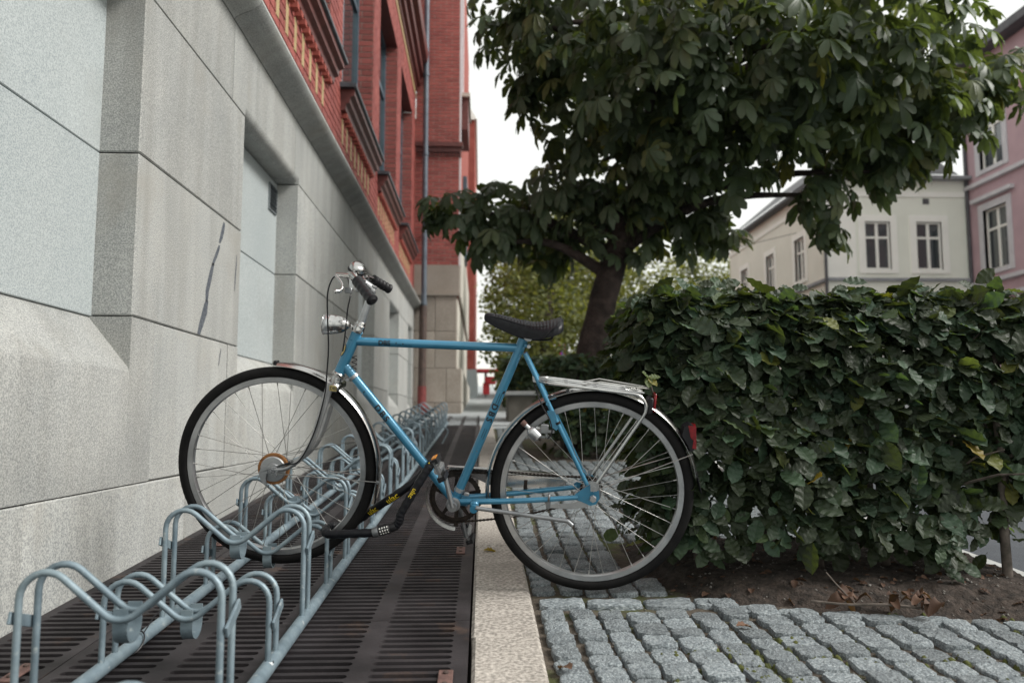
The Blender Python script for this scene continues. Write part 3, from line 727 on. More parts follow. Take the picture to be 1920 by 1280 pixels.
# ================================================================== buildings across the road
def rect_win(root, face, u0, u1, z0, z1, fm, gm, surround=None, sw=0.14, depth=0.12, transom=0.67):
    """face(u, d, z) -> world point, d outward; opening is shown by a sunk casement"""
    def slab(m, a, b, d0, d1, c, d): 
        P = [face(uu, dd, zz) for zz in (c, d) for dd in (d0, d1) for uu in (a, b)]
        m.add(P, [(0, 2, 3, 1), (4, 5, 7, 6), (0, 1, 5, 4), (2, 6, 7, 3), (0, 4, 6, 2), (1, 3, 7, 5)]); return m
    t = 0.06; m = MB()
    slab(m, u0, u0 + t, -depth, -depth + 0.06, z0, z1); slab(m, u1 - t, u1, -depth, -depth + 0.06, z0, z1)
    slab(m, u0 + t, u1 - t, -depth, -depth + 0.06, z0, z0 + t); slab(m, u0 + t, u1 - t, -depth, -depth + 0.06, z1 - t, z1)
    w_ = obj('window', m, fm, root, 0)
    um = (u0 + u1) / 2; zt = z0 + (z1 - z0) * transom
    obj('mullion', slab(MB(), um - 0.045, um + 0.045, -depth + 0.003, -depth + 0.066, z0 + t, z1 - t), fm, w_, 0)
    obj('transom', slab(MB(), u0 + t, u1 - t, -depth + 0.001, -depth + 0.063, zt - 0.035, zt + 0.035), fm, w_, 0)
    for a, b in ((u0 + t, um - 0.045), (um + 0.045, u1 - t)):
        for c, d in ((z0 + t, zt - 0.035), (zt + 0.035, z1 - t)): obj('pane', slab(MB(), a, b, -depth + 0.012, -depth + 0.022, c, d), gm, w_, 0)
    if surround:
        m = MB(); slab(m, u0 - sw, u0, -depth, 0.03, z0 - sw * 0.6, z1 + sw); slab(m, u1, u1 + sw, -depth, 0.03, z0 - sw * 0.6, z1 + sw); slab(m, u0, u1, -depth, 0.03, z1, z1 + sw); slab(m, u0, u1, -depth, 0.05, z0 - sw * 0.6, z0)
        obj('surround', m, surround, w_, 0)
    return w_
def wall_with_holes(face, U0, U1, Z0_, Z1_, holes, th=0.3):
    m = MB(); us = sorted({U0, U1} | {q for h in holes for q in h[:2]}); zs = sorted({Z0_, Z1_} | {q for h in holes for q in h[2:]})
    for a, b in zip(us, us[1:]):
        for c, d in zip(zs, zs[1:]):
            if any(h[0] < (a + b) / 2 < h[1] and h[2] < (c + d) / 2 < h[3] for h in holes): continue
            m.add([face(uu, dd, zz) for zz in (c, d) for dd in (0, -th) for uu in (a, b)], [(0, 2, 3, 1), (4, 5, 7, 6), (0, 1, 5, 4), (2, 6, 7, 3), (0, 4, 6, 2), (1, 3, 7, 5)])
    return m
def slabw(face, a, b, d0, d1, c, d):
    return MB().add([face(uu, dd, zz) for zz in (c, d) for dd in (d0, d1) for uu in (a, b)], [(0, 2, 3, 1), (4, 5, 7, 6), (0, 1, 5, 4), (2, 6, 7, 3), (0, 4, 6, 2), (1, 3, 7, 5)])
CX, CY = 11.16, 25.0; gb = gz(25)
ch = empty('cream_house', (13.3, 27, gb), 'cream plastered corner house with white window surrounds across the road', 'building')
ff = lambda u, d, z: (CX + u, CY - d, z)                 # front, faces the camera
fs = lambda u, d, z: (CX - d, CY + u, z)                 # side along the street
fwin = [(1.27, 2.12, 5.55, 7.13), (2.98, 3.83, 5.55, 7.13)]
swin = [(1.75, 2.60, 5.55, 7.05), (4.6, 5.45, 5.55, 7.05), (7.6, 8.45, 5.55, 7.05)]
low = [(1.27, 2.12, 2.6, 4.3), (2.98, 3.83, 2.6, 4.3)]
obj('front_wall', wall_with_holes(ff, 0.01, 4.74, gb - 0.6, 8.7, fwin + low), 'cream_grey', ch, 0)
obj('side_wall', wall_with_holes(fs, 0.305, 10.0, gb - 0.6, 8.7, swin), 'cream', ch, 0)
obj('inner_core', MB().box(CX + 0.6, CX + 4.4, CY + 0.6, CY + 9.9, gb, 8.6), 'slate', ch, 0)
for h in fwin + low: rect_win(ch, ff, *h, 'cream_white', 'far_glass', 'cream_white', 0.22)
for h in swin: rect_win(ch, fs, *h, 'cream_white', 'far_glass', 'cream_white', 0.2)
for f, L_, nm in ((ff, 4.74, 'front'), (fs, 10.0, 'side')):
    obj('ledge', slabw(f, -0.10 if nm == 'front' else 0.0, L_, 0.002, 0.10, 5.16, 5.26), 'ledge_grey', ch, 0)
    obj('ledge', slabw(f, -0.08 if nm == 'front' else 0.0, L_, 0.002, 0.08, 4.42, 4.55), 'ledge_grey', ch, 0)
    obj('frieze', slabw(f, -0.04 if nm == 'front' else 0.0, L_, 0.002, 0.04, 7.95, 8.12), 'cream_white', ch, 0)
    obj('eave', slabw(f, -0.45 if nm == 'front' else 0.0, L_, 0.003, 0.32, 8.50, 8.60), 'slate' if nm == 'side' else 'ledge_grey', ch, 0)
obj('corner_strip', MB().box(CX - 0.05, CX + 0.95, CY - 0.035, CY - 0.002, 5.27, 7.94), 'cream_white', ch, 0)
obj('roof', MB().add([(CX - 0.36, CY - 0.36, 8.61), (CX + 4.3, CY - 0.36, 8.61), (CX + 4.3, CY + 3, 11.0), (CX + 2.5, CY + 3, 11.0), (CX - 0.36, CY + 10, 8.61), (CX + 2.5, CY + 10, 11.0), (CX + 4.3, CY + 10, 11.0)], [(0, 1, 2, 3), (0, 3, 5, 4), (3, 2, 6, 5)]), 'slate', ch, 0)
obj('wall_vent', MB().box(CX + 3.25, CX + 3.45, CY - 0.03, CY + 0.05, 7.72, 7.90), 'slate', ch, 0)
obj('rain_pipe', MB().tube([(CX - 0.09, CY - 0.10, gb), (CX - 0.09, CY - 0.10, 8.4)], 0.05, 10), 'slate', ch)
PX = 15.92
ph = empty('pink_house', (17.5, 20, gz(20)), 'pink plastered house with pale grey window mouldings across the road', 'building')
fp = lambda u, d, z: (PX - d, u, z)
pwin = [(23.1 - 3.0 * k, 24.25 - 3.0 * k, z0, z1) for k in range(5) for z0, z1 in ((5.35, 7.3), (8.6, 10.6))]
obj('street_wall', wall_with_holes(fp, 8.0, 25.0, 0.0, 12.2, pwin), 'pink', ph, 0)
obj('end_wall', MB().box(PX + 0.302, PX + 6, 24.7, 25.0, 0, 12.2).box(PX + 0.302, PX + 6, 8, 8.3, 0, 12.2), 'pink', ph, 0)
obj('inner_core', MB().box(PX + 0.6, PX + 5.9, 8.4, 24.6, 0.5, 12), 'slate', ph, 0)
for h in pwin:
    w_ = rect_win(ph, fp, *h, 'cream_white', 'far_glass', 'pink_trim', 0.22, 0.16)
    obj('hood', slabw(fp, h[0] - 0.4, h[1] + 0.4, 0.002, 0.16, h[3] + 0.32, h[3] + 0.44), 'pink_trim', w_, 0)
for z in (4.95, 4.45, 8.15): obj('ledge', slabw(fp, 8.0, 25.02, 0.002, 0.13, z, z + 0.12), 'pink_trim', ph, 0)
obj('eave', slabw(fp, 8.0, 25.3, 0.003, 0.5, 12.2, 12.45), 'slate', ph, 0)
obj('roof', MB().add([(PX - 0.5, 8, 12.46), (PX - 0.5, 25.3, 12.46), (PX + 3, 24, 15), (PX + 3, 9, 15), (PX + 6.2, 8, 12.46), (PX + 6.2, 25.3, 12.46)], [(0, 1, 2, 3), (3, 2, 5, 4), (1, 5, 2), (0, 3, 4)]), 'slate', ph, 0)
obj('rain_pipe', MB().tube([(PX - 0.06, 24.93, gb), (PX - 0.06, 24.93, 12.2)], 0.06, 10), 'slate', ph)

# ================================================================== small things far up the street
def at(x, y, h=0.0): return Vector((x, y, gz(y) + h))
p = at(2.55, 25)
sg = empty('road_sign', p, 'grey post with a small round blue sign beyond the tree trunk', 'road sign')
obj('post', MB().tube([p, p + Vector((0, 0, 2.7))], 0.045, 8), 'alloy', sg)
dn = Vector((0.94, -0.33, 0)).normalized()
d_ = obj('sign_disc', MB().lathe([(0.30, 0.0), (0.30, 0.012)], p + Vector((-0.02, -0.05, 1.6)), dn, 20), 'sign_blue', sg)
obj('rim', MB().tube([p + Vector((-0.02, -0.05, 1.6)) + dn * 0.006 + (Vector((-dn.y, dn.x, 0)) * math.cos(a) + Vector((0, 0, 1)) * math.sin(a)) * 0.30 for a in [2 * math.pi * k / 20 for k in range(20)]], 0.025, 6, closed=True), 'red_paint', d_)
p = Vector((2.6, 25, 5.15))
lp = empty('street_lamp', p, 'pale street lamp hanging on a wire beyond the chestnut tree', 'street lamp')
obj('shade', MB().lathe([(0.05, 0.22), (0.09, 0.20), (0.10, 0.12), (0.30, 0.06), (0.34, 0.0), (0.30, -0.02), (0.18, -0.08), (0.02, -0.10)], p, (0, 0, 1), 16), 'stone_slab', lp)
obj('span_wire', MB().tube(spline([(-0.5, 26, 6.6), (1.2, 25.4, 5.7), (2.6, 25, 5.37), (6.5, 26, 6.0), (11.0, 27, 7.2)]), 0.012, 5), 'slate', lp)
p = at(0.12, 28)
rt_ = empty('red_stand', p, 'small red stand with a flat top far up the pavement', 'stand')
obj('top', MB().cbox(p.x - 0.38, p.x + 0.46, 27.7, 28.3, p.z + 0.86, p.z + 0.98, 0.03), 'red_paint', rt_)
obj('body', MB().cbox(p.x - 0.02, p.x + 0.38, 27.8, 28.2, p.z + 0.45, p.z + 0.72, 0.04).box(p.x - 0.08, p.x + 0.16, 27.85, 28.15, p.z + 0.1, p.z + 0.5), 'red_paint', rt_)
obj('post', MB().tube([p + Vector((0.02, 0, 0)), p + Vector((0.02, 0, 0.88))], 0.05, 8), 'alloy', rt_)
p = at(0.86, 30)
bn = empty('litter_bin', p, 'dark teal litter bin standing before the far trees', 'bin')
obj('body', MB().lathe([(0.24, 0), (0.30, 0.1), (0.32, 1.1), (0.33, 1.12)], p, (0, 0, 1), 16), 'bin_teal', bn)
obj('lid', MB().lathe([(0.34, 1.12), (0.32, 1.3), (0.22, 1.5), (0.05, 1.58)], p, (0, 0, 1), 16), 'bin_teal', bn)
p = at(0.95, 13.3)
bx = empty('stone_planter', p, 'low grey stone planter with a pale slab top behind the rear wheel', 'planter')
obj('trough', MB().cbox(0.42, 1.7, 12.85, 13.9, p.z - 0.2, p.z + 0.40, 0.015), 'stone_block', bx)
obj('slab', MB().cbox(0.36, 1.76, 12.79, 13.96, p.z + 0.402, p.z + 0.47, 0.01), 'stone_slab', bx)
# ================================================================== vegetation
def frame_from(tip, nrm):
    x = Vector(tip).normalized(); z = Vector(nrm); z = z - x * z.dot(x)
    if z.length < 1e-4: z = x.orthogonal()
    z.normalize(); return Matrix((x, z.cross(x), z)).transposed()
def beech_leaf(rr, ln=1.0):
    """serrated, pleated ovate leaf, length 1 along x"""
    W_ = [0.03, 0.16, 0.25, 0.30, 0.32, 0.31, 0.27, 0.185, 0.025]; n = len(W_); V = []; F = []
    curl = rr.uniform(0.0, 0.35); fold = rr.uniform(0.12, 0.45); tw = rr.uniform(-0.25, 0.25)
    for i, w_ in enumerate(W_):
        t = i / (n - 1); zc = -curl * t * t
        w_ *= 1.0 + (0.035 if i % 2 else -0.035) * (0 < i < n - 1)
        pl = 0.028 * (1 if i % 2 else -1)
        for s_ in (-1, -0.5, 0, 0.5, 1):
            V.append((t + (-0.05 * abs(s_)), w_ * s_, zc + fold * w_ * abs(s_) * 0.6 + pl * abs(s_) * (0 < i < n - 1) + tw * w_ * s_ * t))
    for i in range(n - 1):
        for k in range(4): F.append((i * 5 + k, i * 5 + k + 1, i * 5 + 5 + k + 1, i * 5 + 5 + k))
    V += [(0.0, -0.012, 0), (0.0, 0.012, 0), (-0.22, 0.008, 0.02), (-0.22, -0.008, 0.02)]; o = n * 5
    F.append((o, o + 1, o + 2, o + 3))
    return V, F
BL = [beech_leaf(random.Random(300 + k)) for k in range(10)]
def leafmesh(name, vf, m, tint):
    b = MB(); b.add(vf[0], vf[1], tint); return b.mesh(name, m, 0 if m == 'beech_leaf' else 180)
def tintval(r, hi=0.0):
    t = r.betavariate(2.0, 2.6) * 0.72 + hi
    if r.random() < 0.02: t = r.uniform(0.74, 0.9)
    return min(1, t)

def hedge(name, label, x0, x1, y0, y1, h, n, size, nparts, stems, seed, bottom=0.16, base=None):
    r = random.Random(seed); yb = (y0 + y1) / 2
    root = empty(name, ((x0 + x1) / 2, yb, gz(yb)), label, 'hedge', group='clipped hedges beside the pavement')
    L = []
    for i in range(n):
        q = r.random(); dep = abs(r.gauss(0, 0.085))
        x, y, z = r.uniform(x0, x1), r.uniform(y0, y1), bottom + (h - bottom) * (r.random() ** 0.85)
        if q < 0.50: y = y0 + dep; out = Vector((0, -1, 0))
        elif q < 0.68: z = h - dep; out = Vector((0, 0, 1))
        elif q < 0.82: x = x0 + dep; out = Vector((-1, 0, 0))
        elif q < 0.90: x = x1 - dep; out = Vector((1, 0, 0))
        elif q < 0.95: y = y1 - dep; out = Vector((0, 1, 0))
        else: out = Vector((0, -1, 0)); dep = 0.3
        # ragged lower edge and bulging sides
        bul = mnoise.noise(Vector((x * 3.1, z * 3.1, seed))) * 0.06 + mnoise.noise(Vector((x * 9, z * 9, seed + 5))) * 0.03
        if out.y < 0: y += bul
        elif out.z > 0: z += bul * 0.7
        else: x += bul * (1 if out.x > 0 else -1)
        ed = mnoise.noise(Vector((x * 5.3, 7.7, seed))) * 0.13 + 0.08
        if z < bottom + ed and r.random() < 0.86: continue
        if z < 0.46 and r.random() < (0.80 * (1 - (z - 0.08) / 0.38) + 0.45 * mnoise.noise(Vector((x * 6.0, z * 2.5, seed + 3)))) * (nparts > 0): continue
        # rounded upper arris and corner
        if z > h - 0.10 and y < y0 + 0.10 - (h - z): y = y0 + 0.10 - (h - z)
        if x < x0 + 0.12 and y < y0 + 0.12 - (x - x0): y += 0.05
        nr = (out * r.uniform(0.25, 0.9) + Vector((r.gauss(0, 0.40), r.gauss(0, 0.40), 0.62 + r.gauss(0, 0.30)))).normalized()
        tp = Vector((r.gauss(0, 0.8), r.gauss(0, 0.35), -0.45 + r.gauss(0, 0.35))) + out * 0.5
        if out.z > 0: tp = Vector((r.gauss(0, 1), r.gauss(0, 1), r.gauss(0.15, 0.35))); nr = Vector((r.gauss(0, 0.5), r.gauss(0, 0.5), 1))
        sc_ = size * r.choice((r.uniform(0.5, 0.9), r.uniform(0.8, 1.3)))
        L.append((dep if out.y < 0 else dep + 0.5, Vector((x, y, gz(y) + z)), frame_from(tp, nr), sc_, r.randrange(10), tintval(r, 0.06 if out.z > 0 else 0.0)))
    for i in range(int(26 * (nparts > 0))):               # sprays: some hang below the face, some stand above the clipped top
        up_ = i % 2; x = r.uniform(x0 + 0.05, x1 - 0.25)
        a = Vector((x, y0 + (r.uniform(0.0, 0.4) if up_ else r.uniform(0.0, 0.08)), 0)); a.z = gz(a.y) + (h - 0.03 if up_ else bottom + r.uniform(0.12, 0.24))
        d = Vector((r.gauss(0, 0.6), r.gauss(-0.15, 0.3), 1.0 if up_ else -0.9)).normalized(); ln = r.uniform(0.05, 0.12) if up_ else r.uniform(0.10, 0.2)
        for q in range(4 if up_ else 8):
            p = a + d * ln * q / (4 if up_ else 8); sd = 1 if q % 2 else -1
            tp = Vector((sd * r.uniform(0.5, 1.0), r.gauss(-0.4, 0.3), r.uniform(-0.1, 0.6) if up_ else r.uniform(-0.9, -0.2))); nr = Vector((r.gauss(0, 0.3), -0.7, 0.6 + r.gauss(0, 0.2)))
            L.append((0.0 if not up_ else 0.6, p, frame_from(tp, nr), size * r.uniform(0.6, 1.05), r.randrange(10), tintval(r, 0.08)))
    L.sort(key=lambda q: q[0] - 0.25 * q[3] / size)
    st = MB(); VM = {}
    fo = None
    for i, (d, p, M_, sc_, k, t) in enumerate(L):
        if i < nparts:
            key = (k, round(t * 6))
            if key not in VM: VM[key] = leafmesh('leaf', BL[k], 'beech_leaf', t)
            o = link('leaf', VM[key], root); o.location = p - wloc(root); o.rotation_euler = M_.to_euler(); o.scale = (sc_,) * 3
        else:
            V, F = BL[k]; st.add([p + M_ @ (Vector(v) * sc_) for v in V], F, t)
    obj('foliage', st, 'beech_leaf', root, 0, kind='stuff')
    for (sx, sy, hh, rr_) in stems:
        b = base(sx, sy) if base else 0.0
        P = [Vector((sx, sy, gz(sy) + b - 0.04))]
        for q in range(1, 5): P.append(Vector((sx + r.gauss(0, 0.005) * q, sy + abs(r.gauss(0, 0.006)) * q, gz(sy) + b + hh * q / 4)))
        m = MB().tube(spline(P, 3), [rr_ * (1 - 0.45 * k / 12) for k in range(13)], 8)
        for q in range(7):
            z = r.uniform(0.25, 0.95); a = P[0].lerp(P[-1], z); e = a + Vector((r.gauss(0, 0.14), r.gauss(0, 0.14), r.uniform(0.05, 0.2)))
            m.tube([a, a.lerp(e, 0.5) + Vector((0, 0, 0.02)), e], [rr_ * 0.4, rr_ * 0.28, rr_ * 0.12], 5)
        obj('stem', m, 'twig', root, 60)
    return root
hedge('hedge', 'tall clipped leafy hedge right behind the rear wheel of the bicycle', 0.585, 2.02, 2.68, 3.38, 1.03, 7600, 0.080, 300,
      [(1.80, 2.72, 0.8, 0.017), (1.628, 2.76, 0.8, 0.015), (1.472, 2.90, 0.85, 0.016), (1.224, 2.90, 0.85, 0.018), (1.18, 3.32, 0.8, 0.014), (0.818, 3.04, 0.85, 0.018), (0.98, 2.98, 0.8, 0.012), (1.05, 3.25, 0.8, 0.012), (0.70, 3.25, 0.8, 0.016), (1.6, 3.25, 0.8, 0.014)], 11, 0.09, soilz)
hedge('hedge', 'lower dark hedge around the foot of the chestnut trunk', 0.64, 1.86, 7.15, 9.3, 0.90, 4200, 0.095, 0, [(0.75, 7.4, 0.7, 0.02), (1.1, 7.35, 0.7, 0.02), (1.5, 7.4, 0.7, 0.02), (0.8, 8.6, 0.7, 0.02)], 12, 0.05)
hedge('hedge', 'far hedge growing in the low stone planter', 0.42, 1.72, 12.9, 13.9, 1.05, 1600, 0.12, 0, [(0.8, 13.2, 0.8, 0.02), (1.3, 13.3, 0.8, 0.02)], 13, 0.45)
hedge('hedge', 'farthest strip of hedge, low and dark beside the red stand', 0.55, 1.8, 18.6, 20.6, 0.95, 1500, 0.14, 0, [(0.8, 19, 0.7, 0.02), (1.3, 19, 0.7, 0.02)], 14, 0.03)

# yellow sprig standing out of the hedge above the rear light
p = Vector((0.548, 2.60, 0.865)); r = random.Random(5)
sp = empty('hedge_shoot', Vector((0.60, 2.70, 0.70)), 'short shoot with yellow leaves poking out above the bicycle rear light', 'shoot')
obj('twig', MB().tube(spline([(0.60, 2.72, 0.70), (0.575, 2.65, 0.80), p]), 0.003, 5), 'twig', sp)
for (dx, dz, dy) in ((0.9, 0.05, 0.1), (-0.5, 0.3, -0.5), (-0.1, -0.8, -0.5), (0.6, -0.7, -0.4)):
    V, F = BL[3]; M_ = frame_from((dx, dy, dz), (0, -0.7, 0.7)); o = link('leaf', leafmesh('leaf', (V, F), 'beech_leaf', 0.78), sp); o.location = p - wloc(sp); o.rotation_euler = M_.to_euler(); o.scale = (0.042,) * 3

# withered branch on the soil edge
p = Vector((1.22, 2.49, 0.0)); p.z = gz(p.y) + 0.012; r = random.Random(21)
wb = empty('withered_branch', p, 'withered brown twig with curled dead leaves lying on the soil edge', 'branch')
obj('twig', MB().tube(spline([p + Vector((-0.19, 0.03, 0.02)), p + Vector((-0.08, 0.0, 0.015)), p + Vector((0.03, -0.03, 0.02)), p + Vector((0.16, -0.07, 0.012))]), 0.004, 6).tube([p + Vector((-0.06, 0.0, 0.015)), p + Vector((-0.10, 0.05, 0.07)), p + Vector((-0.12, 0.07, 0.10))], 0.0025, 5), 'twig', wb)
for k in range(17):
    t = r.uniform(-0.10, 0.17); q = p + Vector((t, -0.35 * t + r.gauss(0, 0.02), r.uniform(0.012, 0.045)))
    V, F = beech_leaf(random.Random(500 + k)); V = [(x, y, z + 0.9 * y * y + 0.25 * math.sin(x * 5)) for x, y, z in V]
    M_ = frame_from((r.gauss(0, 1), r.gauss(0, 1), r.gauss(0, 0.25)), (r.gauss(0, 0.4), r.gauss(0, 0.4), 1))
    o = link('leaf', leafmesh('leaf', (V, F), 'dead_leaf', r.random()), wb); o.location = q - wloc(wb); o.rotation_euler = M_.to_euler(); o.scale = (r.uniform(0.035, 0.062),) * 3
# litter trodden into the soil
m = MB(); r = random.Random(77)
for k in range(150):
    x = r.uniform(0.62, 1.85); y = front(x) + abs(r.gauss(0, 0.35)) - 0.03
    if y > 3.5: continue
    V, F = beech_leaf(random.Random(900 + k)); M_ = frame_from((r.gauss(0, 1), r.gauss(0, 1), r.gauss(0, 0.2)), (r.gauss(0, 0.35), r.gauss(0, 0.35), 1)); s_ = r.uniform(0.012, 0.04)
    p_ = Vector((x, y, gz(y) + soilz(x, y) + 0.004)); m.add([p_ + M_ @ (Vector((a, b, c + 1.0 * b * b)) * s_) for a, b, c in V], F, r.random() * 0.8)
obj('leaf_litter', m, 'dead_leaf', None, 0, kind='stuff', label='brown crumbs of old leaves strewn over the soil')
# single fallen leaves
for (x, y, lb) in ((0.012, 3.36, 'small orange dead leaf on the kerb stone beside the pedal'), (0.22, 2.02, 'curled brown dead leaf in the cobble joint by the kerb'), (0.74, 2.34, 'rolled yellow-brown dead leaf on the cobbles below the hedge'), (1.55, 2.75, 'pale dead leaf on the soil between the hedge stems')):
    V, F = beech_leaf(random.Random(int(x * 1000))); V = [(a, b, c + 1.2 * b * b) for a, b, c in V]
    h = soilz(x, y) + 0.008 if y > front(x) and x > 0.6 else 0.012
    o = link('fallen_leaf', leafmesh('fallen_leaf', (V, F), 'dead_leaf' if x != 0.012 else 'beech_leaf', 1.0)); o.location = GP(x, y, h); o.rotation_euler = (0, 0, x * 9); o.scale = (0.055,) * 3
    tag(o, lb, 'leaf', 'fallen leaves')

# ---------- horse chestnut
def chest_leaf(rr, fine):
    V = []; F = []
    st = [(0.0, 0.02), (0.35, 0.11), (0.65, 0.20), (0.87, 0.20), (1.0, 0.05)] if fine else [(0.0, 0.02), (0.45, 0.14), (0.80, 0.22), (1.0, 0.05)]
    for (a, l) in ((-105, 0.55), (-66, 0.8), (-31, 0.96), (0, 1.0), (31, 0.96), (66, 0.8), (105, 0.55)):
        a = rad(a + rr.gauss(0, 5)); l *= rr.uniform(0.88, 1.08); dr = rr.uniform(0.45, 1.05); o = len(V)
        c, s_ = math.cos(a), math.sin(a); fold = rr.uniform(0.1, 0.5)
        for (t, w_) in st:
            for sg in (-1, 0, 1):
                x = t * l; y = w_ * sg * l; z = -dr * (t * l) ** 2 + fold * abs(y) * 0.6
                V.append((x * c - y * s_, x * s_ + y * c, z))
        for i in range(len(st) - 1):
            for k in (0, 1): F.append((o + i * 3 + k, o + i * 3 + k + 1, o + i * 3 + 3 + k + 1, o + i * 3 + 3 + k))
    return V, F
CLF = [chest_leaf(random.Random(700 + k), True) for k in range(6)]; CLC = [chest_leaf(random.Random(800 + k), False) for k in range(8)]
CL = [(0.60,7.50,4.63,0.75),(1.00,7.00,4.28,0.80),(1.53,6.30,4.03,0.80),(2.10,6.00,3.80,0.80),(2.75,6.00,3.90,0.80),(3.42,6.30,3.98,0.72),(4.28,6.80,3.75,0.48),(1.02,7.50,3.88,0.70),(1.43,6.30,3.43,0.60),(2.03,6.50,3.48,0.80),(2.60,6.20,3.45,0.65),(3.37,6.50,3.50,0.65),(4.23,7.00,3.62,0.50),(4.81,7.00,3.88,0.35),(1.25,8.00,3.40,0.70),(1.80,7.50,3.24,0.65),(2.27,7.00,3.23,0.60),(2.91,7.00,3.36,0.46),(3.51,7.00,3.40,0.45),(4.01,7.00,3.32,0.38),(0.87,8.20,2.94,0.55),(0.26,8.20,2.91,0.40),(-0.19,8.20,2.87,0.30),(-0.51,8.30,2.94,0.17),(1.32,7.80,2.78,0.55),(1.91,7.80,2.79,0.50),(2.29,7.80,2.68,0.33),(0.14,8.00,2.52,0.22),(0.73,8.50,2.61,0.30),(3.12,7.00,2.77,0.26),(3.16,7.00,2.45,0.13),(3.69,7.00,3.0,0.2),(0.36,7.40,4.55,0.20),(0.42,7.60,3.96,0.18),(1.10,8.00,5.97,1.00),(2.12,7.50,5.84,1.20),(3.21,7.50,5.87,1.20),(3.95,7.50,5.62,0.80),(3.16,9.00,5.60,1.40),(1.96,9.50,5.14,1.20),(4.56,9.00,5.02,1.10)]
tr = empty('chestnut_tree', (1.05, 8.0, gz(8.0)), 'large dark horse chestnut with a leaning trunk behind the bicycle', 'tree')
tp = [Vector((1.0, 8, 0.3)), Vector((1.03, 8, 0.75)), Vector((1.10, 8, 1.35)), Vector((1.36, 8, 2.39)), Vector((1.62, 7.95, 3.2)), Vector((1.85, 7.9, 4.2)), Vector((2.0, 7.9, 5.4))]
pts = spline(tp, 5); rs = [0.235 - 0.055 * min(1, k / 5) - 0.13 * max(0, (k - 5) / 26) for k in range(len(pts))]
m = MB().tube(pts, rs, 20)
m.v = [tuple(Vector(v) + Vector((mnoise.noise(Vector(v) * 5), mnoise.noise(Vector(v) * 5 + Vector((9, 0, 0))), 0)) * 0.03) for v in m.v]
trunk = obj('trunk', m, 'bark', tr, 180)
r = random.Random(31)
for (cx, cy, cz, cr) in CL:
    if cr < 0.2: continue
    c = Vector((cx, cy, cz)); k = min(range(8, len(pts)), key=lambda i: (pts[i] - c).length + (0.8 if pts[i].z > c.z - 0.2 else 0)); a = pts[k]
    mid = a.lerp(c, 0.5) + Vector((0, 0, 0.12 + 0.1 * (c - a).length * 0.3))
    q = spline([a, mid, c], 5); obj('limb', MB().tube(q, [0.07 * (1 - 0.8 * i / (len(q) - 1)) for i in range(len(q))], 7), 'bark', tr, 180)
L = []
for (cx, cy, cz, cr) in CL:
    c = Vector((cx, cy, cz)); n = int((175 if cr > 0.45 else 330) * cr * cr * (1.0 if cy < 8.9 and cz < 5.3 else 0.45) + 6)
    for i in range(n):
        d = Vector((r.gauss(0, 1), r.gauss(0, 1), r.gauss(0, 1))).normalized(); p = c + Vector((d.x, d.y, d.z * 0.85)) * cr * (0.45 + 0.6 * r.random() ** 0.6)
        tip = Vector((d.x, d.y, 0)) * 0.7 + Vector((r.gauss(0, 0.3), r.gauss(0, 0.3) - 0.15, -0.45 + r.gauss(0, 0.3)))
        nr = Vector((d.x * 0.7 + r.gauss(0, 0.25), d.y * 0.7 + r.gauss(0, 0.25), 0.85))
        L.append((p, frame_from(tip, nr), r.uniform(0.13, 0.215), r.randrange(8), min(1, r.betavariate(2, 2) * 0.85)))
def vis(q):
    d = (q[0] - CAM); inx = -0.62 < d.x / d.y - 0.038 < 0.64 and d.z / d.y < 0.56
    return d.length - 6 * q[2] if inx else 99
L.sort(key=vis)
st = MB(); VM = {}
crown = empty('crown', (2.4, 7.2, 3.8), parent=tr)
LC = []
for i, (p, M_, sc_, k, t) in enumerate(L):
    if i < 300: LC.append((p, M_, sc_, k % 6, t))
    else: V, F = CLC[k]; st.add([p + M_ @ (Vector(v) * sc_) for v in V], F, t)
bpy.data.objects.remove(crown)
crown = obj('crown', st, 'chestnut_leaf', tr, 180, kind='stuff')
for (p, M_, sc_, k, t) in LC:
    key = (k, round(t * 6))
    if key not in VM: VM[key] = leafmesh('leaf', CLF[k], 'chestnut_leaf', t)
    o = link('leaf', VM[key], crown); o.location = p - wloc(crown); o.rotation_euler = M_.to_euler(); o.scale = (sc_,) * 3

# ---------- far trees
def far_tree(label, base, clumps, n, size, seed):
    r = random.Random(seed); b = at(*base)
    root = empty('broadleaf_tree', b, label, 'tree', group='pale green trees up the street')
    top = max(clumps, key=lambda c: c[2])
    obj('trunk', MB().tube(spline([b, b.lerp(Vector(top[:3]), 0.5) + Vector((0.1, 0, 0)), Vector(top[:3])], 5), [0.22 * (1 - 0.7 * k / 10) for k in range(11)], 10), 'bark', root, 180)
    st = MB(); tot = sum(c[3] ** 2 for c in clumps)
    for (cx, cy, cz, cr) in clumps:
        for i in range(int(n * cr * cr / tot)):
            d = Vector((r.gauss(0, 1), r.gauss(0, 1), r.gauss(0, 1))).normalized()
            lump = 1 + 0.30 * mnoise.noise(d * 2.6 + Vector((cx, cy, cz)))
            p = Vector((cx, cy, cz)) + d * cr * lump * (0.55 + 0.45 * r.random() ** 0.5)
            M_ = frame_from((r.gauss(0, 1), r.gauss(0, 1), r.gauss(-0.3, 0.6)), (d.x + r.gauss(0, 0.5), d.y + r.gauss(0, 0.5), 0.6 + d.z)); s_ = size * r.uniform(0.6, 1.3)
            st.add([p + M_ @ (Vector(v) * s_) for v in ((0, 0, 0), (0.5, 0.32, 0.06), (1, 0, -0.12), (0.5, -0.32, 0.06))], [(0, 1, 2, 3)], r.random())
    obj('crown', st, 'far_leaf', root, 180, kind='stuff')
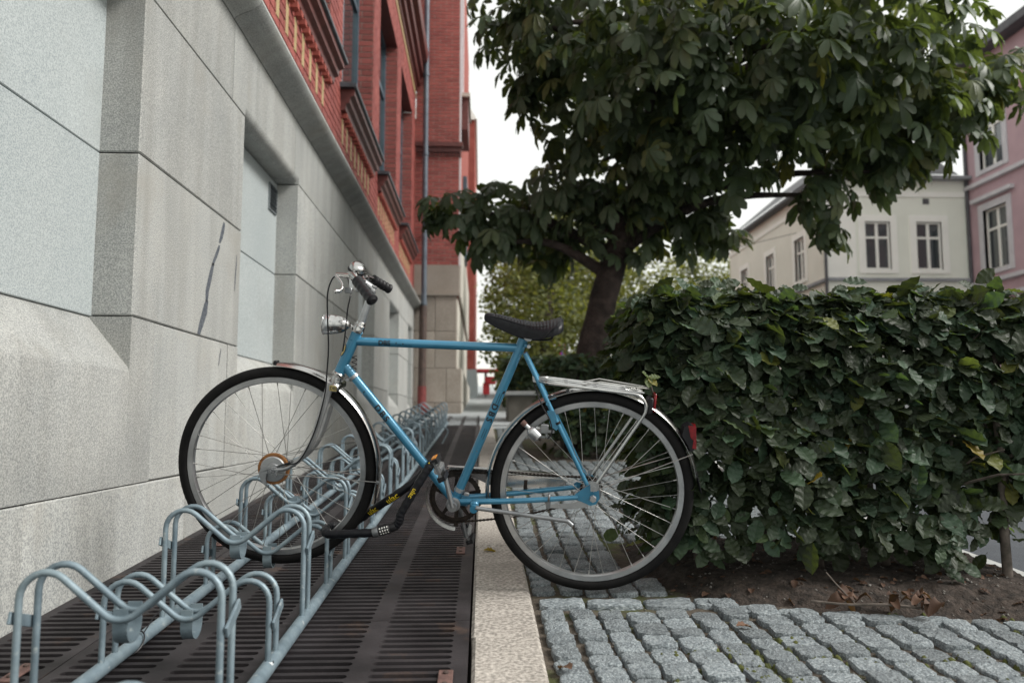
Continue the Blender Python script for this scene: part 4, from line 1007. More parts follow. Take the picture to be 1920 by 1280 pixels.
far_tree('nearest pale green tree, seen below the saddle nose', (1.3, 17.6), [(1.1,18,3.4,1.2),(1.5,17,2.6,1.1),(0.72,18.6,2.55,0.82),(2.3,20,4.3,1.6),(1.0,17,1.95,0.9),(1.6,19,5.0,1.2)], 8500, 0.125, 41)
far_tree('tall yellow-green tree farthest up the street above the left branches', (2.4, 30), [(1.9,30,7.0,1.9),(1.4,29,5.6,1.4),(3.8,31,7.2,2.8),(2.6,30,5.2,2.5)], 8000, 0.20, 42)
far_tree('pale green tree right behind the chestnut trunk', (4.6, 26.4), [(4.88,26.00,4.52,2.30),(3.59,27.00,4.10,2.40),(6.11,26.00,3.28,1.80)], 7000, 0.18, 43)
far_tree('small yellowish tree top showing over the hedge left of the cream house', (10.4, 38), [(11.08,38.00,7.47,1.60),(9.75,38.00,6.54,2.00)], 3000, 0.22, 44)
# ================================================================== BICYCLE RACK
rack = empty('bicycle_rack', GP(-0.72, 1.64), 'grey-blue steel bicycle rack of wavy wheel holders along the wall', 'bicycle rack')
def rod(peak, dip):
    """wavy rod, local: x across the rack, z up from the street, legs at +-0.2"""
    return MB().tube(fillet([(-0.20, 0, 0.035), (-0.20, 0, peak + 0.045), (0, 0, dip - 0.028), (0.20, 0, peak + 0.045), (0.20, 0, 0.035)], [0.052, 0.050, 0.052], 8), 0.0074, 10)
def strap_mesh(dip, bot):
    """flat bar bent to a U that carries the tyre"""
    m = MB(); n = 10; P = [(-0.036, dip)]
    zb = bot + 0.034
    P += [(-0.036, zb)] + [(-0.036 * math.cos(math.pi * k / n), zb - 0.034 * math.sin(math.pi * k / n)) for k in range(1, n)] + [(0.036, zb), (0.036, dip)]
    V = []
    for (y, z) in P:
        l = math.hypot(y, max(0.0, zb - z)) or 1; f = 1 - 0.0035 / max(l, 0.02)
        for (xx, k) in ((-0.0145, 1), (0.0145, 1), (0.0145, f), (-0.0145, f)): V.append((xx, y * k, z if z >= zb else zb - (zb - z) * k))
    F = []
    for i in range(len(P) - 1):
        for k in range(4): F.append((i * 4 + k, i * 4 + (k + 1) % 4, i * 4 + 4 + (k + 1) % 4, i * 4 + 4 + k))
    F += [(0, 1, 2, 3), tuple(range(len(V) - 4, len(V)))]
    return m.add(V, F)
RM = {'hi': (rod(0.352, 0.255).mesh('rod_loop', 'rack_steel'), strap_mesh(0.262, 0.188).mesh('tyre_strap', 'rack_steel', 30)),
      'lo': (rod(0.238, 0.148).mesh('rod_loop', 'rack_steel'), strap_mesh(0.155, 0.078).mesh('tyre_strap', 'rack_steel', 30))}
tie = MB().cbox(-0.003, 0.003, -0.046, 0.046, -0.012, 0.012, 0.001).mesh('tie_plate', 'rack_steel', 30)
YU = [0.97, 1.335, 1.70, 2.07, 2.44, 2.80] + [3.165 + 0.365 * k for k in range(25)]
kinds = ['hi' if i % 2 == 0 else 'lo' for i in range(len(YU))]
for y, k in zip(YU, kinds):
    d = 0.036; bent = 0.0
    for s in (-1, 1):
        o = inst('rod_loop', RM[k][0], rack, GP(-0.72, y + s * d), (0, 0, R.uniform(-0.01, 0.01)))
        if abs(y - 8.64) < 0.15 and s > 0: o.rotation_euler = (-0.35, 0.5, 0.1); o.location += Vector((0.10, 0, 0.06))
    inst('tyre_strap', RM[k][1], rack, GP(-0.72, y))
    th = 0.235 if k == 'hi' else 0.135
    for s in (-1, 1): inst('tie_plate', tie, rack, GP(-0.72 + s * 0.2125, y, th), (0.45 if s > 0 else -0.3, 0, 0))
for x in (-0.92, -0.52):
    obj('base_tube', MB().tube([GP(x, YU[0] - 0.2, 0.018), GP(x, 12.3, 0.018)], 0.018, 14), 'rack_steel', rack)
o = obj('sticker', MB().add([GP(-0.52, 2.02, 0.0) + Vector((0.0182 * math.cos(a), yy, 0.018 + 0.0182 * math.sin(a))) for yy in (0, 0.085) for a in (0.6, 0.9, 1.2)], [(0, 1, 4, 3), (1, 2, 5, 4)]), 'white_label', rack)
o = obj('sticker_mark', MB().add([GP(-0.52, 2.02, 0.0) + Vector((0.0187 * math.cos(a), yy, 0.018 + 0.0187 * math.sin(a))) for yy, a in ((0.012, 0.7), (0.03, 0.72), (0.03, 1.0), (0.012, 0.9), (0.045, 0.75), (0.072, 0.75), (0.072, 0.83), (0.045, 0.83))], [(0, 1, 2, 3), (4, 5, 6, 7)]), 'decal_black', o)
obj('cable_tie', MB().tube([GP(-0.92, 2.22, 0.021) + Vector((math.cos(a) * 0.0235, 0.03 * math.sin(a), math.sin(a) * 0.0235)) for a in [2 * math.pi * k / 16 for k in range(16)]], 0.0022, 5, closed=True).tube([GP(-0.905, 2.24, 0.04), GP(-0.89, 2.27, 0.075), GP(-0.87, 2.30, 0.095)], 0.0018, 5), 'black_rubber', rack)

# ================================================================== BICYCLE
ub, vb, nb = Vector((-0.99435, 0.06529, 0.08375)), Vector((0.06953, -0.19579, 0.97818)), Vector((0.08026, 0.97847, 0.19014))
nb = (nb - ub * nb.dot(ub)).normalized(); ub.normalize(); vb = nb.cross(-ub).normalized(); vb = vb if vb.z > 0 else -vb
OB = Vector((0.3775, 2.74, 0.1521))
BM4 = Matrix((-ub, nb, vb)).transposed().to_4x4(); BM4.translation = OB
bike = link('bicycle', None); bike.matrix_world = BM4; bike.empty_display_size = 0.1
tag(bike, 'old light blue bicycle with chrome mudguards, front wheel in the rack', 'bicycle')
def B(u, v, w=0.0): return Vector((-u, w, v))              # u forward, v up in the bicycle's plane, w away from the camera
def part(name, mb, m, parent=None, smooth=40):
    return link(name, mb.mesh(name, m, smooth), parent or bike)
YA = Vector((0, 1, 0))
# ---- wheels
WR = 0.338
def circle(c, r, n): return [c + Vector((math.cos(2 * math.pi * k / n) * r, 0, math.sin(2 * math.pi * k / n) * r)) for k in range(n)]
def wheel(name, c, flange, wn, wf, nspk=36):
    rim = MB(); n = 72; prof = [(0.2845, -0.006), (0.2870, -0.0115), (0.3035, -0.0125), (0.3060, -0.010), (0.3000, 0.0), (0.3060, 0.010), (0.3035, 0.0125), (0.2870, 0.0115), (0.2845, 0.006)]
    V = []; F = []
    for k in range(n):
        a = 2 * math.pi * k / n
        for (r, w_) in prof: V.append(c + Vector((math.cos(a) * r, w_, math.sin(a) * r)))
    q = len(prof)
    for k in range(n):
        for i in range(q): F.append((k * q + i, ((k + 1) % n) * q + i, ((k + 1) % n) * q + (i + 1) % q, k * q + (i + 1) % q))
    rim.add(V, F); wh = part(name, rim, 'alloy')
    ty = MB(); n = 200; V = []; F = []; prof = [(0.3045, -0.0105), (0.3085, -0.0150), (0.3145, -0.0174), (0.3215, -0.0176), (0.3285, -0.0158), (0.3335, -0.0125), (0.3365, -0.0080), (0.3380, 0)]
    prof = prof + [(r, -w_) for r, w_ in reversed(prof[:-1])]; q = len(prof)
    for k in range(n):
        a = 2 * math.pi * k / n; t = 0.0011 if k % 2 else -0.0004
        for i, (r, w_) in enumerate(prof):
            if i in (4, 5, 9, 10): r += t
            V.append(c + Vector((math.cos(a) * r, w_, math.sin(a) * r)))
    for k in range(n):
        for i in range(q - 1): F.append((k * q + i, k * q + i + 1, ((k + 1) % n) * q + i + 1, ((k + 1) % n) * q + i))
    ty.add(V, F); part('tyre', ty, 'tyre_rubber', wh, 50)
    part('hub', MB().lathe([(0.008, wn), (0.012, wn + 0.004), (flange[0], wn + 0.005), (flange[0], wn + 0.009), (0.017, wn + 0.014), (0.015, 0), (0.017, wf - 0.014), (flange[1], wf - 0.009), (flange[1], wf - 0.005), (0.012, wf - 0.004), (0.008, wf)], c, YA, 24), 'grey_steel', wh)
    part('axle', MB().tube([c + YA * (wn - 0.045), c + YA * (wf + 0.045)], 0.005, 10), 'grey_steel', wh)
    for i in range(nspk):
        a = 2 * math.pi * (i + 0.3) / nspk; near = i % 2 == 0; fl = flange[0] if near else flange[1]; w_ = (wn + 0.007) if near else (wf - 0.007)
        cr = rad(62 if fl < 0.04 else 48) * (1 if (i // 2) % 2 else -1)
        p0 = c + Vector((math.cos(a + cr) * (fl - 0.003), w_, math.sin(a + cr) * (fl - 0.003))); p1 = c + Vector((math.cos(a) * 0.2855, (-0.002 if near else 0.002), math.sin(a) * 0.2855))
        s_ = part('spoke', MB().tube([p0, p1], 0.00105, 6, cap=False).tube([p1, p1.lerp(p0, 0.045)], 0.0021, 6), 'spoke_steel', wh, 60)
    return wh
RH, FH = B(0.035, 0.342), B(1.096, 0.335)
rw = wheel('rear_wheel', RH, (0.030, 0.030), -0.036, 0.030)
fw_ = wheel('front_wheel', FH, (0.051, 0.032), -0.032, 0.034)
# front drum brake
part('drum_ring', MB().lathe([(0.0515, -0.040), (0.053, -0.038), (0.053, -0.030), (0.04, -0.029)], FH, YA, 40), 'drum_rust', fw_)
part('drum_plate', MB().lathe([(0.008, -0.052), (0.020, -0.051), (0.022, -0.046), (0.040, -0.045), (0.0435, -0.0415), (0.0435, -0.038)], FH, YA, 36), 'alloy', fw_)
bk = MB(); bk.extrude([B(1.096 + x, 0.335 + z, -0.0555) for x, z in ((0.0, 0.016), (0.02, 0.010), (0.036, 0.004), (0.043, -0.012), (0.036, -0.036), (0.022, -0.052), (0.014, -0.050), (0.019, -0.030), (0.016, -0.012), (0.0, -0.016), (-0.016, -0.008), (-0.030, 0.008), (-0.060, 0.034), (-0.066, 0.026), (-0.02, 0.016))], (0, 0.006, 0))
part('brake_arm', bk, 'alloy', fw_)
part('axle_nut', MB().lathe([(0.011, -0.072), (0.011, -0.058)], FH, YA, 6).lathe([(0.007, -0.068), (0.007, -0.056)], B(1.082, 0.322), YA, 8), 'grey_steel', fw_, 20)
# ---- frame
def tube2(name, a, b, r0, r1=None, m='paint_blue', bow=None, n=16, parent=None):
    r1 = r0 if r1 is None else r1
    P = spline([a, bow, b], 6) if bow else [a, b]
    return part(name, MB().tube(P, [r0 + (r1 - r0) * k / (len(P) - 1) for k in range(len(P))], n), m, parent)
HT0, HT1 = B(0.903, 0.668), B(0.850, 0.812)
head = tube2('head_tube', HT0, HT1, 0.0185)
top = tube2('top_tube', B(0.856, 0.779), B(0.309, 0.801), 0.0143)
BBC = B(0.489, 0.268)
down = tube2('down_tube', B(0.884, 0.694), BBC, 0.0150)
seat = tube2('seat_tube', B(0.303, 0.822), BBC, 0.0148)
part('seat_lug', MB().tube([B(0.300, 0.834), B(0.315, 0.786)], [0.0165, 0.0170], 16).tube([B(0.297, 0.812, -0.014), B(0.279, 0.810, -0.014), B(0.279, 0.810, 0.014), B(0.297, 0.812, 0.014)], 0.006, 8), 'paint_blue')
part('seat_bolt', MB().tube([B(0.281, 0.810, -0.024), B(0.281, 0.810, 0.024)], 0.0065, 6), 'alloy')
part('bottom_bracket', MB().lathe([(0.0195, -0.036), (0.0205, -0.034), (0.0205, 0.034), (0.0195, 0.036)], BBC, YA, 20).tube([BBC + B(-0.045, 0.002, -0.012), BBC + B(-0.0, 0.0, 0)], 0.012, 10), 'paint_blue')
part('bracket_cup', MB().lathe([(0.010, -0.047), (0.0215, -0.046), (0.0215, -0.041), (0.024, -0.040), (0.024, -0.0365)], BBC, YA, 20), 'grey_steel')
for s in (-1, 1):
    tube2('chain_stay', B(0.470, 0.275, s * 0.022), B(0.082, 0.336, s * 0.062), 0.0105, 0.008, bow=B(0.28, 0.302, s * 0.046))
    tube2('seat_stay', B(0.292, 0.786, s * 0.016), B(0.056, 0.380, s * 0.062), 0.0078, 0.0070, bow=B(0.17, 0.576, s * 0.046))
    dr = [(0.092, 0.346), (0.060, 0.372), (0.045, 0.384), (0.030, 0.380), (0.016, 0.362), (0.012, 0.338), (0.022, 0.318), (0.040, 0.312), (0.062, 0.320), (0.088, 0.328)]
    part('dropout', MB().extrude([B(u, v, s * 0.062) for u, v in dr], (0, 0.005, 0)), 'paint_blue', smooth=20)
part('axle_nut', MB().lathe([(0.0105, -0.092), (0.0115, -0.09), (0.0115, -0.076)], RH, YA, 6).lathe([(0.007, -0.082), (0.007, -0.064)], B(0.034, 0.376), YA, 8), 'alloy', rw, 20)
part('stay_bridge', MB().tube([B(0.205, 0.632, -0.05), B(0.205, 0.632, 0.05)], 0.006, 8).box(-0.212, -0.178, -0.010, 0.010, 0.640, 0.648), 'paint_blue')
part('coaster_arm', MB().extrude([B(u, v, -0.053) for u, v in ((0.05, 0.334), (0.10, 0.312), (0.178, 0.300), (0.180, 0.290), (0.10, 0.292), (0.045, 0.305))], (0, 0.004, 0)), 'alloy', rw)
part('arm_clip', MB().tube([B(0.176, 0.325, -0.054) + Vector((0, math.cos(a) * 0.011, math.sin(a) * 0.012)) for a in [2 * math.pi * k / 12 for k in range(12)]], 0.004, 6, closed=True).box(-0.183, -0.169, -0.060, -0.052, 0.290, 0.316), 'grey_steel')
# headset, fork
ax = (HT1 - HT0).normalized()
part('headset', MB().lathe([(0.0185, -0.004), (0.0215, 0.0), (0.0215, 0.010), (0.0190, 0.014), (0.0195, 0.022), (0.0165, 0.026), (0.0165, 0.032), (0.0135, 0.036)], HT1, ax, 20), 'chrome')
part('lower_headset', MB().lathe([(0.019, 0.004), (0.0225, 0.0), (0.0225, -0.009), (0.020, -0.012)], HT0, ax, 20), 'chrome')
CR = HT0 - ax * 0.012
part('fork_crown', MB().lathe([(0.0165, 0.0), (0.0185, -0.010), (0.0180, -0.030), (0.0150, -0.036)], CR, ax, 16).cbox(CR.x - 0.016, CR.x + 0.018, -0.056, 0.056, CR.z - 0.046, CR.z - 0.016, 0.008), 'chrome')
part('crown_badge', MB().box(CR.x - 0.011, CR.x + 0.013, -0.0575, -0.0562, CR.z - 0.040, CR.z - 0.022), 'decal_gold')
V, F = text_mesh('DBS', 0.010, 0.02)
part('lettering', MB().add([(CR.x - 0.0095 + a, -0.0580, CR.z - 0.036 + b) for a, b in V], F), 'decal_black', smooth=0)
for s in (-1, 1):
    P = spline([B(0.918, 0.640, s * 0.046), B(0.938, 0.555, s * 0.048), B(0.964, 0.450, s * 0.050), B(1.000, 0.385, s * 0.051), B(1.045, 0.346, s * 0.052), B(1.086, 0.336, s * 0.053)], 6)
    n_ = len(P); m = MB(); m.tube(P, [0.0140 - 0.0070 * min(1, k / (n_ * 0.75)) for k in range(n_)], 14, up=(0, 1, 0), sx=0.72)
    m.cbox(-1.110, -1.078, s * 0.053 - 0.003, s * 0.053 + 0.003, 0.323, 0.348, 0.002); part('fork_blade', m, 'alloy')
# seat post, saddle
part('seat_post', MB().tube([B(0.300, 0.832), B(0.290, 0.862)], 0.012, 14), 'alloy')
ST = [(0.4345, 0.899, 0.889, 0.006), (0.4315, 0.9045, 0.883, 0.013), (0.424, 0.9075, 0.878, 0.019), (0.410, 0.9085, 0.872, 0.025), (0.380, 0.9065, 0.862, 0.031), (0.350, 0.9015, 0.852, 0.038), (0.320, 0.896, 0.843, 0.048), (0.290, 0.8925, 0.839, 0.062), (0.265, 0.8915, 0.839, 0.078), (0.245, 0.8935, 0.843, 0.092), (0.225, 0.899, 0.850, 0.102), (0.205, 0.9065, 0.857, 0.107), (0.190, 0.911, 0.864, 0.104), (0.180, 0.910, 0.870, 0.094), (0.175, 0.904, 0.876, 0.080)]
def lerp_st(u):
    for (a, b) in zip(ST, ST[1:]):
        if a[0] >= u >= b[0]:
            t = (a[0] - u) / (a[0] - b[0]); return [a[k] + (b[k] - a[k]) * t for k in range(4)]
    return list(ST[-1])
m = MB(); NU, NC = 96, 30
for i in range(NU + 1):
    u = 0.4344 - (0.4344 - 0.1752) * i / NU; _, zt, zb, hw = lerp_st(u)
    for k in range(NC):
        a = math.pi * (k / (NC - 1)) ; c, s_ = math.cos(a), math.sin(a)
        x = math.copysign(abs(c) ** 0.55, c) * hw; zr = s_ ** 0.62 if s_ > 0 else 0
        z = zb + (zt - zb) * zr - 0.010 * (abs(x) / 0.1) ** 2 * zr
        if 0.40 > u > 0.19 and abs(c) < 0.80: z += -0.0022 * (0.5 + 0.5 * math.cos(2 * math.pi * (u - 0.19) / 0.0105)) ** 2
        m.v.append(B(u, z, x))
for i in range(NU):
    for k in range(NC - 1): m.f.append((i * NC + k, i * NC + k + 1, (i + 1) * NC + k + 1, (i + 1) * NC + k))
m.f.append(tuple(range(NC))); m.f.append(tuple(reversed(range(NU * NC, (NU + 1) * NC))))
sad = part('saddle', m, 'black_vinyl', smooth=50)
for s in (-1, 1):                                                    # piping along the seam and around the tail panel
    P = []
    for i in range(24):
        u = 0.425 - 0.20 * i / 23; _, zt, zb, hw = lerp_st(u); P.append(B(u, zb + (zt - zb) * 0.86 - 0.004, s * hw * 0.90))
    part('piping', MB().tube(P, 0.0016, 6), 'black_rubber', sad)
    P = []
    for i in range(14):
        t = i / 13; u = 0.232 - 0.050 * t; _, zt, zb, hw = lerp_st(u); P.append(B(u, zb + 0.004 + (zt - zb) * 0.92 * t, s * (hw + 0.0008) * (1 - 0.16 * t * t)))
    part('piping', MB().tube(P, 0.0018, 6), 'black_rubber', sad)
    part('rail', MB().tube(spline([B(0.40, 0.868, s * 0.012), B(0.31, 0.838, s * 0.020), B(0.262, 0.834, s * 0.026), B(0.215, 0.842, s * 0.052), B(0.203, 0.860, s * 0.060)]), 0.0033, 8), 'black_rubber', sad)
part('saddle_clamp', MB().lathe([(0.014, -0.030), (0.016, -0.026), (0.016, 0.026), (0.014, 0.030)], B(0.285, 0.842), YA, 14), 'alloy')
# ---- handlebar group
part('stem', MB().tube([HT1 + ax * 0.034, B(0.812, 0.938)], [0.0135, 0.0110], 16).tube(fillet([B(0.814, 0.932), B(0.806, 0.955), B(0.838, 0.974)], 0.012, 5), 0.0125, 14).lathe([(0.010, -0.004), (0.012, 0.0), (0.011, 0.005)], B(0.805, 0.962), ax, 10), 'alloy')
HB_ = [B(0.748, 0.934, -0.272), B(0.817, 0.991, -0.200), B(0.850, 1.002, -0.140), B(0.848, 0.986, -0.060), B(0.838, 0.974, 0.0), B(0.858, 0.982, 0.060), B(0.880, 0.994, 0.140), B(0.857, 0.983, 0.200), B(0.808, 0.949, 0.272)]
HP = spline(HB_, 8); part('handlebar', MB().tube(HP, 0.0105, 14), 'chrome')
def grip(a, b):
    n = 40; P = []; rr_ = []
    for i in range(n + 1):
        t = i / n; P.append(a.lerp(b, t)); rr_.append(0.0150 + (0.0016 if t > 0.06 else 0.0028) + (0.0008 * math.cos(2 * math.pi * (t - 0.15) * 5.0) if 0.12 < t < 0.90 else 0) + (0.0015 if t > 0.93 else 0))
    rr_[-1] = 0.0135; P.append(b + (b - a).normalized() * 0.004); rr_.append(0.009)
    part('grip', MB().tube(P, rr_, 16), 'black_rubber')
grip(B(0.812, 0.987, -0.205), B(0.747, 0.934, -0.273)); grip(B(0.853, 0.980, 0.205), B(0.806, 0.948, 0.273))
for s, du_, dv_ in ((-1, 0.0, 0.0), (1, 0.042, -0.010)):
    def K(u, v, w): return B(u + du_, v + dv_, s * w)
    lv = part('brake_lever', MB().tube(spline([K(0.889, 0.996, 0.166), K(0.874, 0.984, 0.178), K(0.862, 0.972, 0.190), K(0.858, 0.960, 0.202), K(0.864, 0.951, 0.212), K(0.877, 0.950, 0.220)], 5), [0.0050] * 20 + [0.0052, 0.0056, 0.0064, 0.0072, 0.0070, 0.0040], 10), 'chrome')
    part('lever_bracket', MB().tube([K(0.826, 0.994, 0.172), K(0.850, 0.998, 0.168), K(0.889, 0.999, 0.164)], [0.010, 0.0075, 0.0060], 10, up=(0, 1, 0), sx=0.7).lathe([(0.013, -0.010), (0.014, -0.006), (0.014, 0.006), (0.013, 0.010)], K(0.832, 0.996, 0.170), (HB_[1] - HB_[2]) if s < 0 else (HB_[7] - HB_[6]), 14).box(*sorted((K(0.846, 0, 0).x, K(0.832, 0, 0).x)), *sorted((s * 0.150, s * 0.166)), 0.958 + dv_, 0.990 + dv_), 'chrome', lv)
    part('clamp_block', MB().cbox(*sorted((K(0.858, 0, 0).x, K(0.836, 0, 0).x)), *sorted((s * 0.148, s * 0.170)), 0.944 + dv_, 0.962 + dv_, 0.002), 'grey_steel', lv)
bo = B(0.842, 1.012, -0.105); bax = Vector((0.42, -0.35, 0.84)).normalized()
bell = part('bell', MB().lathe([(0.0275, 0.0), (0.0275, 0.004), (0.0262, 0.008)], bo, bax, 24), 'black_rubber')
part('bell_dome', MB().lathe([(0.0255, 0.006), (0.0255, 0.014), (0.0240, 0.020), (0.0190, 0.025), (0.0100, 0.0275), (0.004, 0.028)], bo, bax, 28), 'chrome', bell)
part('bell_clamp', MB().tube([bo - bax * 0.018, bo], 0.007, 8), 'black_rubber', bell)
def cable(pts, r=0.0024, m='black_rubber', name='brake_cable'): return part(name, MB().tube(spline(pts, 8), r, 7), m)
cable([B(0.886, 0.998, -0.164), B(0.903, 0.980, -0.158), B(0.916, 0.935, -0.148), B(0.919, 0.852, -0.120), B(0.921, 0.763, -0.085), B(0.925, 0.680, -0.072), B(0.930, 0.600, -0.068), B(0.960, 0.470, -0.066), B(1.004, 0.377, -0.066), B(1.050, 0.362, -0.060)])
cable([B(0.930, 0.994, 0.150), B(0.905, 0.985, 0.05), B(0.868, 0.940, -0.05), B(0.872, 0.888, -0.06), B(0.880, 0.798, -0.045), B(0.890, 0.745, -0.022)])
cable([B(0.885, 0.825, -0.006), B(0.888, 0.80, -0.012), B(0.876, 0.786, -0.019)], 0.0012, name='lamp_wire')
P = [B(0.862 - 0.004 * math.sin(k * 0.9), 0.676 + 0.0022 * k, 0.0) + Vector((0.006 * math.cos(k * 0.9), 0.007 * math.sin(k * 0.9), 0)) for k in range(22)]
part('cable_coil', MB().tube(spline([p + Vector((0.010, -0.012, 0.01)) for p in P], 3), 0.0016, 5), 'black_rubber')
dax = (BBC - B(0.884, 0.694)).normalized()
part('cable_clamp', MB().lathe([(0.0158, -0.006), (0.0175, -0.005), (0.0175, 0.005), (0.0158, 0.006)], B(0.852, 0.661), dax, 18).cbox(-0.880, -0.866, -0.008, 0.008, 0.643, 0.655, 0.002), 'alloy')
part('tube_clamp', MB().lathe([(0.0158, -0.007), (0.0178, -0.006), (0.0178, 0.006), (0.0158, 0.007)], seat_p := B(0.475, 0.309), (B(0.303, 0.822) - BBC), 18).cbox(-0.458, -0.440, -0.016, -0.004, 0.293, 0.305, 0.002), 'alloy')
# badge
bc = B(0.876, 0.742); bn_ = (ax.cross(YA)).normalized(); bn_ = bn_ if bn_.x < 0 else -bn_
bV = []; bF = []
for i, rr_ in enumerate((0.0, 0.6, 1.0)):
    for k in range(16):
        a = 2 * math.pi * k / 16; ph_ = rr_ * math.cos(a) * 0.62 + 0.45; h_ = rr_ * math.sin(a) * 0.021
        bV.append(bc + ax * h_ + (bn_ * math.cos(ph_) - YA * math.sin(ph_)) * 0.0194)
for i in range(2):
    for k in range(16): bF.append((i * 16 + k, i * 16 + (k + 1) % 16, i * 16 + 16 + (k + 1) % 16, i * 16 + 16 + k))
part('head_badge', MB().add(bV, bF), 'decal_gold', head)
part('badge_ring', MB().tube(bV[32:], 0.0011, 5, closed=True), 'decal_black', head)
# ---- head lamp
lo_ = B(0.925, 0.829); lax = Vector((-1, 0, -0.06)).normalized()
hl = part('head_lamp', MB().lathe([(0.004, -0.052), (0.012, -0.046), (0.020, -0.036), (0.0275, -0.020), (0.0305, -0.004), (0.0312, 0.010), (0.0325, 0.012), (0.0325, 0.017), (0.030, 0.018)], lo_, lax, 32), 'chrome')
part('lens', MB().lathe([(0.0315, 0.016), (0.0325, 0.022), (0.0335, 0.034), (0.030, 0.039), (0.016, 0.042), (0.003, 0.043)], lo_, lax, 32), 'lamp_glass', hl)
part('lens_rim', MB().tube([lo_ + lax * 0.037 + (Vector((0, math.cos(a), math.sin(a)))) * 0.0335 for a in [2 * math.pi * k / 32 for k in range(32)]], 0.0016, 6, closed=True), 'chrome', hl)
part('lamp_bracket', MB().tube([lo_ - lax * 0.05, B(0.866, 0.822, 0), B(0.853, 0.815, 0)], 0.0035, 8), 'chrome', hl)
# ---- mudguards
def guard(name, c, a0, a1, R0=0.3515):
    m = MB(); n = 60; S_ = 9; V = []; F = []
    for i in range(n + 1):
        a = rad(a0 + (a1 - a0) * i / n)
        for lay in (0, 1):
            for k in range(S_):
                s_ = -1 + 2 * k / (S_ - 1); r = R0 - 0.0135 + 0.0165 * math.sqrt(max(0, 1 - (abs(s_) * 0.93) ** 2)) - lay * 0.0012
                V.append(c + B(0, 0) + Vector((-math.cos(a) * r, s_ * 0.0265, math.sin(a) * r)))
    q = 2 * S_
    for i in range(n):
        for k in range(S_ - 1):
            F.append((i * q + k, i * q + k + 1, (i + 1) * q + k + 1, (i + 1) * q + k)); F.append((i * q + S_ + k, (i + 1) * q + S_ + k, (i + 1) * q + S_ + k + 1, i * q + S_ + k + 1))
        for k in (0, S_ - 1): F.append((i * q + k, (i + 1) * q + k, (i + 1) * q + S_ + k, i * q + S_ + k))
    return part(name, m.add(V, F), 'chrome')
def arcp(c, a, r, w=0.0): return c + Vector((-math.cos(rad(a)) * r, w, math.sin(rad(a)) * r))
fg = guard('front_mudguard', FH, 88, 196); rg = guard('rear_mudguard', RH, -10, 166)
for s in (-1, 1):
    part('guard_stay', MB().tube([FH + Vector((0.014, s * 0.056, -0.010)), arcp(FH, 183, 0.338, s * 0.027), arcp(FH, 183, 0.352, s * 0.0275)], 0.0018, 6), 'spoke_steel', fg)
    part('guard_stay', MB().tube([RH + Vector((0.0, s * 0.070, 0.02)), arcp(RH, 153, 0.338, s * 0.027), arcp(RH, 153, 0.354, s * 0.0275)], 0.0018, 6), 'spoke_steel', rg)
part('stay_bolt', MB().lathe([(0.004, -0.034), (0.005, -0.032), (0.005, -0.024)], arcp(FH, 183, 0.350), YA, 8), 'grey_steel', fg)
part('guard_tip', MB().cbox(-FH.x * 0 + arcp(FH, 87.5, 0.353).x - 0.012, arcp(FH, 87.5, 0.353).x + 0.002, -0.012, 0.012, FH.z + 0.343, FH.z + 0.358, 0.002), 'black_rubber', fg)
part('mud_flap', MB().extrude([arcp(RH, 163, 0.348, -0.022), arcp(RH, 163, 0.348, 0.022), arcp(RH, 175, 0.358, 0.020), arcp(RH, 175, 0.358, -0.020)], (0.003, 0, 0)), 'black_rubber', rg)
# ---- carrier
rr_ = []
ca = part('carrier', MB().tube(fillet([B(0.245, 0.704, -0.022), B(0.215, 0.702, -0.060), B(-0.140, 0.687, -0.066), B(0.034, 0.376, -0.073)], [0.02, 0.045], 7), 0.0056, 10).tube(fillet([B(0.245, 0.704, 0.022), B(0.215, 0.702, 0.060), B(-0.140, 0.687, 0.066), B(0.034, 0.376, 0.073)], [0.02, 0.045], 7), 0.0056, 10), 'chrome')
for u in (0.150, 0.055, -0.040): part('cross_bar', MB().cbox(-u - 0.007, -u + 0.007, -0.064, 0.064, 0.700 - (0.15 - u) * 0.042 - 0.002, 0.700 - (0.15 - u) * 0.042 + 0.002, 0.001), 'alloy', ca)
for s in (-1, 1):
    part('rail', MB().tube(fillet([B(0.236, 0.703, s * 0.022), B(-0.105, 0.690, s * 0.024)], 0.01), 0.0036, 8), 'chrome', ca)
    part('lug', MB().extrude([B(u, v, s * 0.075) for u, v in ((0.048, 0.392), (0.032, 0.398), (0.018, 0.385), (0.024, 0.366), (0.044, 0.364))], (0, s * 0.004, 0)), 'alloy', ca)
part('spring_clip', MB().tube(fillet([B(0.10, 0.700, -0.03), B(0.04, 0.716, -0.035), B(-0.11, 0.705, -0.020), B(-0.125, 0.700, 0), B(-0.11, 0.705, 0.020), B(0.04, 0.716, 0.035), B(0.10, 0.700, 0.03)], 0.012, 4), 0.0022, 7), 'spoke_steel', ca)
P = [B(-0.045 - 0.0012 * k, 0.703, -0.012) + Vector((0, 0.005 * math.cos(k * 1.1), 0.005 * math.sin(k * 1.1))) for k in range(46)]
part('coil_spring', MB().tube(P, 0.0012, 5), 'spoke_steel', ca)
part('front_bracket', MB().extrude([B(u, v, -0.032) for u, v in ((0.262, 0.716), (0.236, 0.708), (0.205, 0.703), (0.236, 0.694), (0.258, 0.697))], (0, 0.064, 0)), 'alloy', ca)
part('carrier_reflector', MB().cbox(0.120, 0.138, -0.028, 0.028, 0.622, 0.676, 0.004), 'black_rubber', ca)
part('reflector_glass', MB().cbox(0.1385, 0.147, -0.024, 0.024, 0.628, 0.690, 0.003), 'red_reflector', ca)
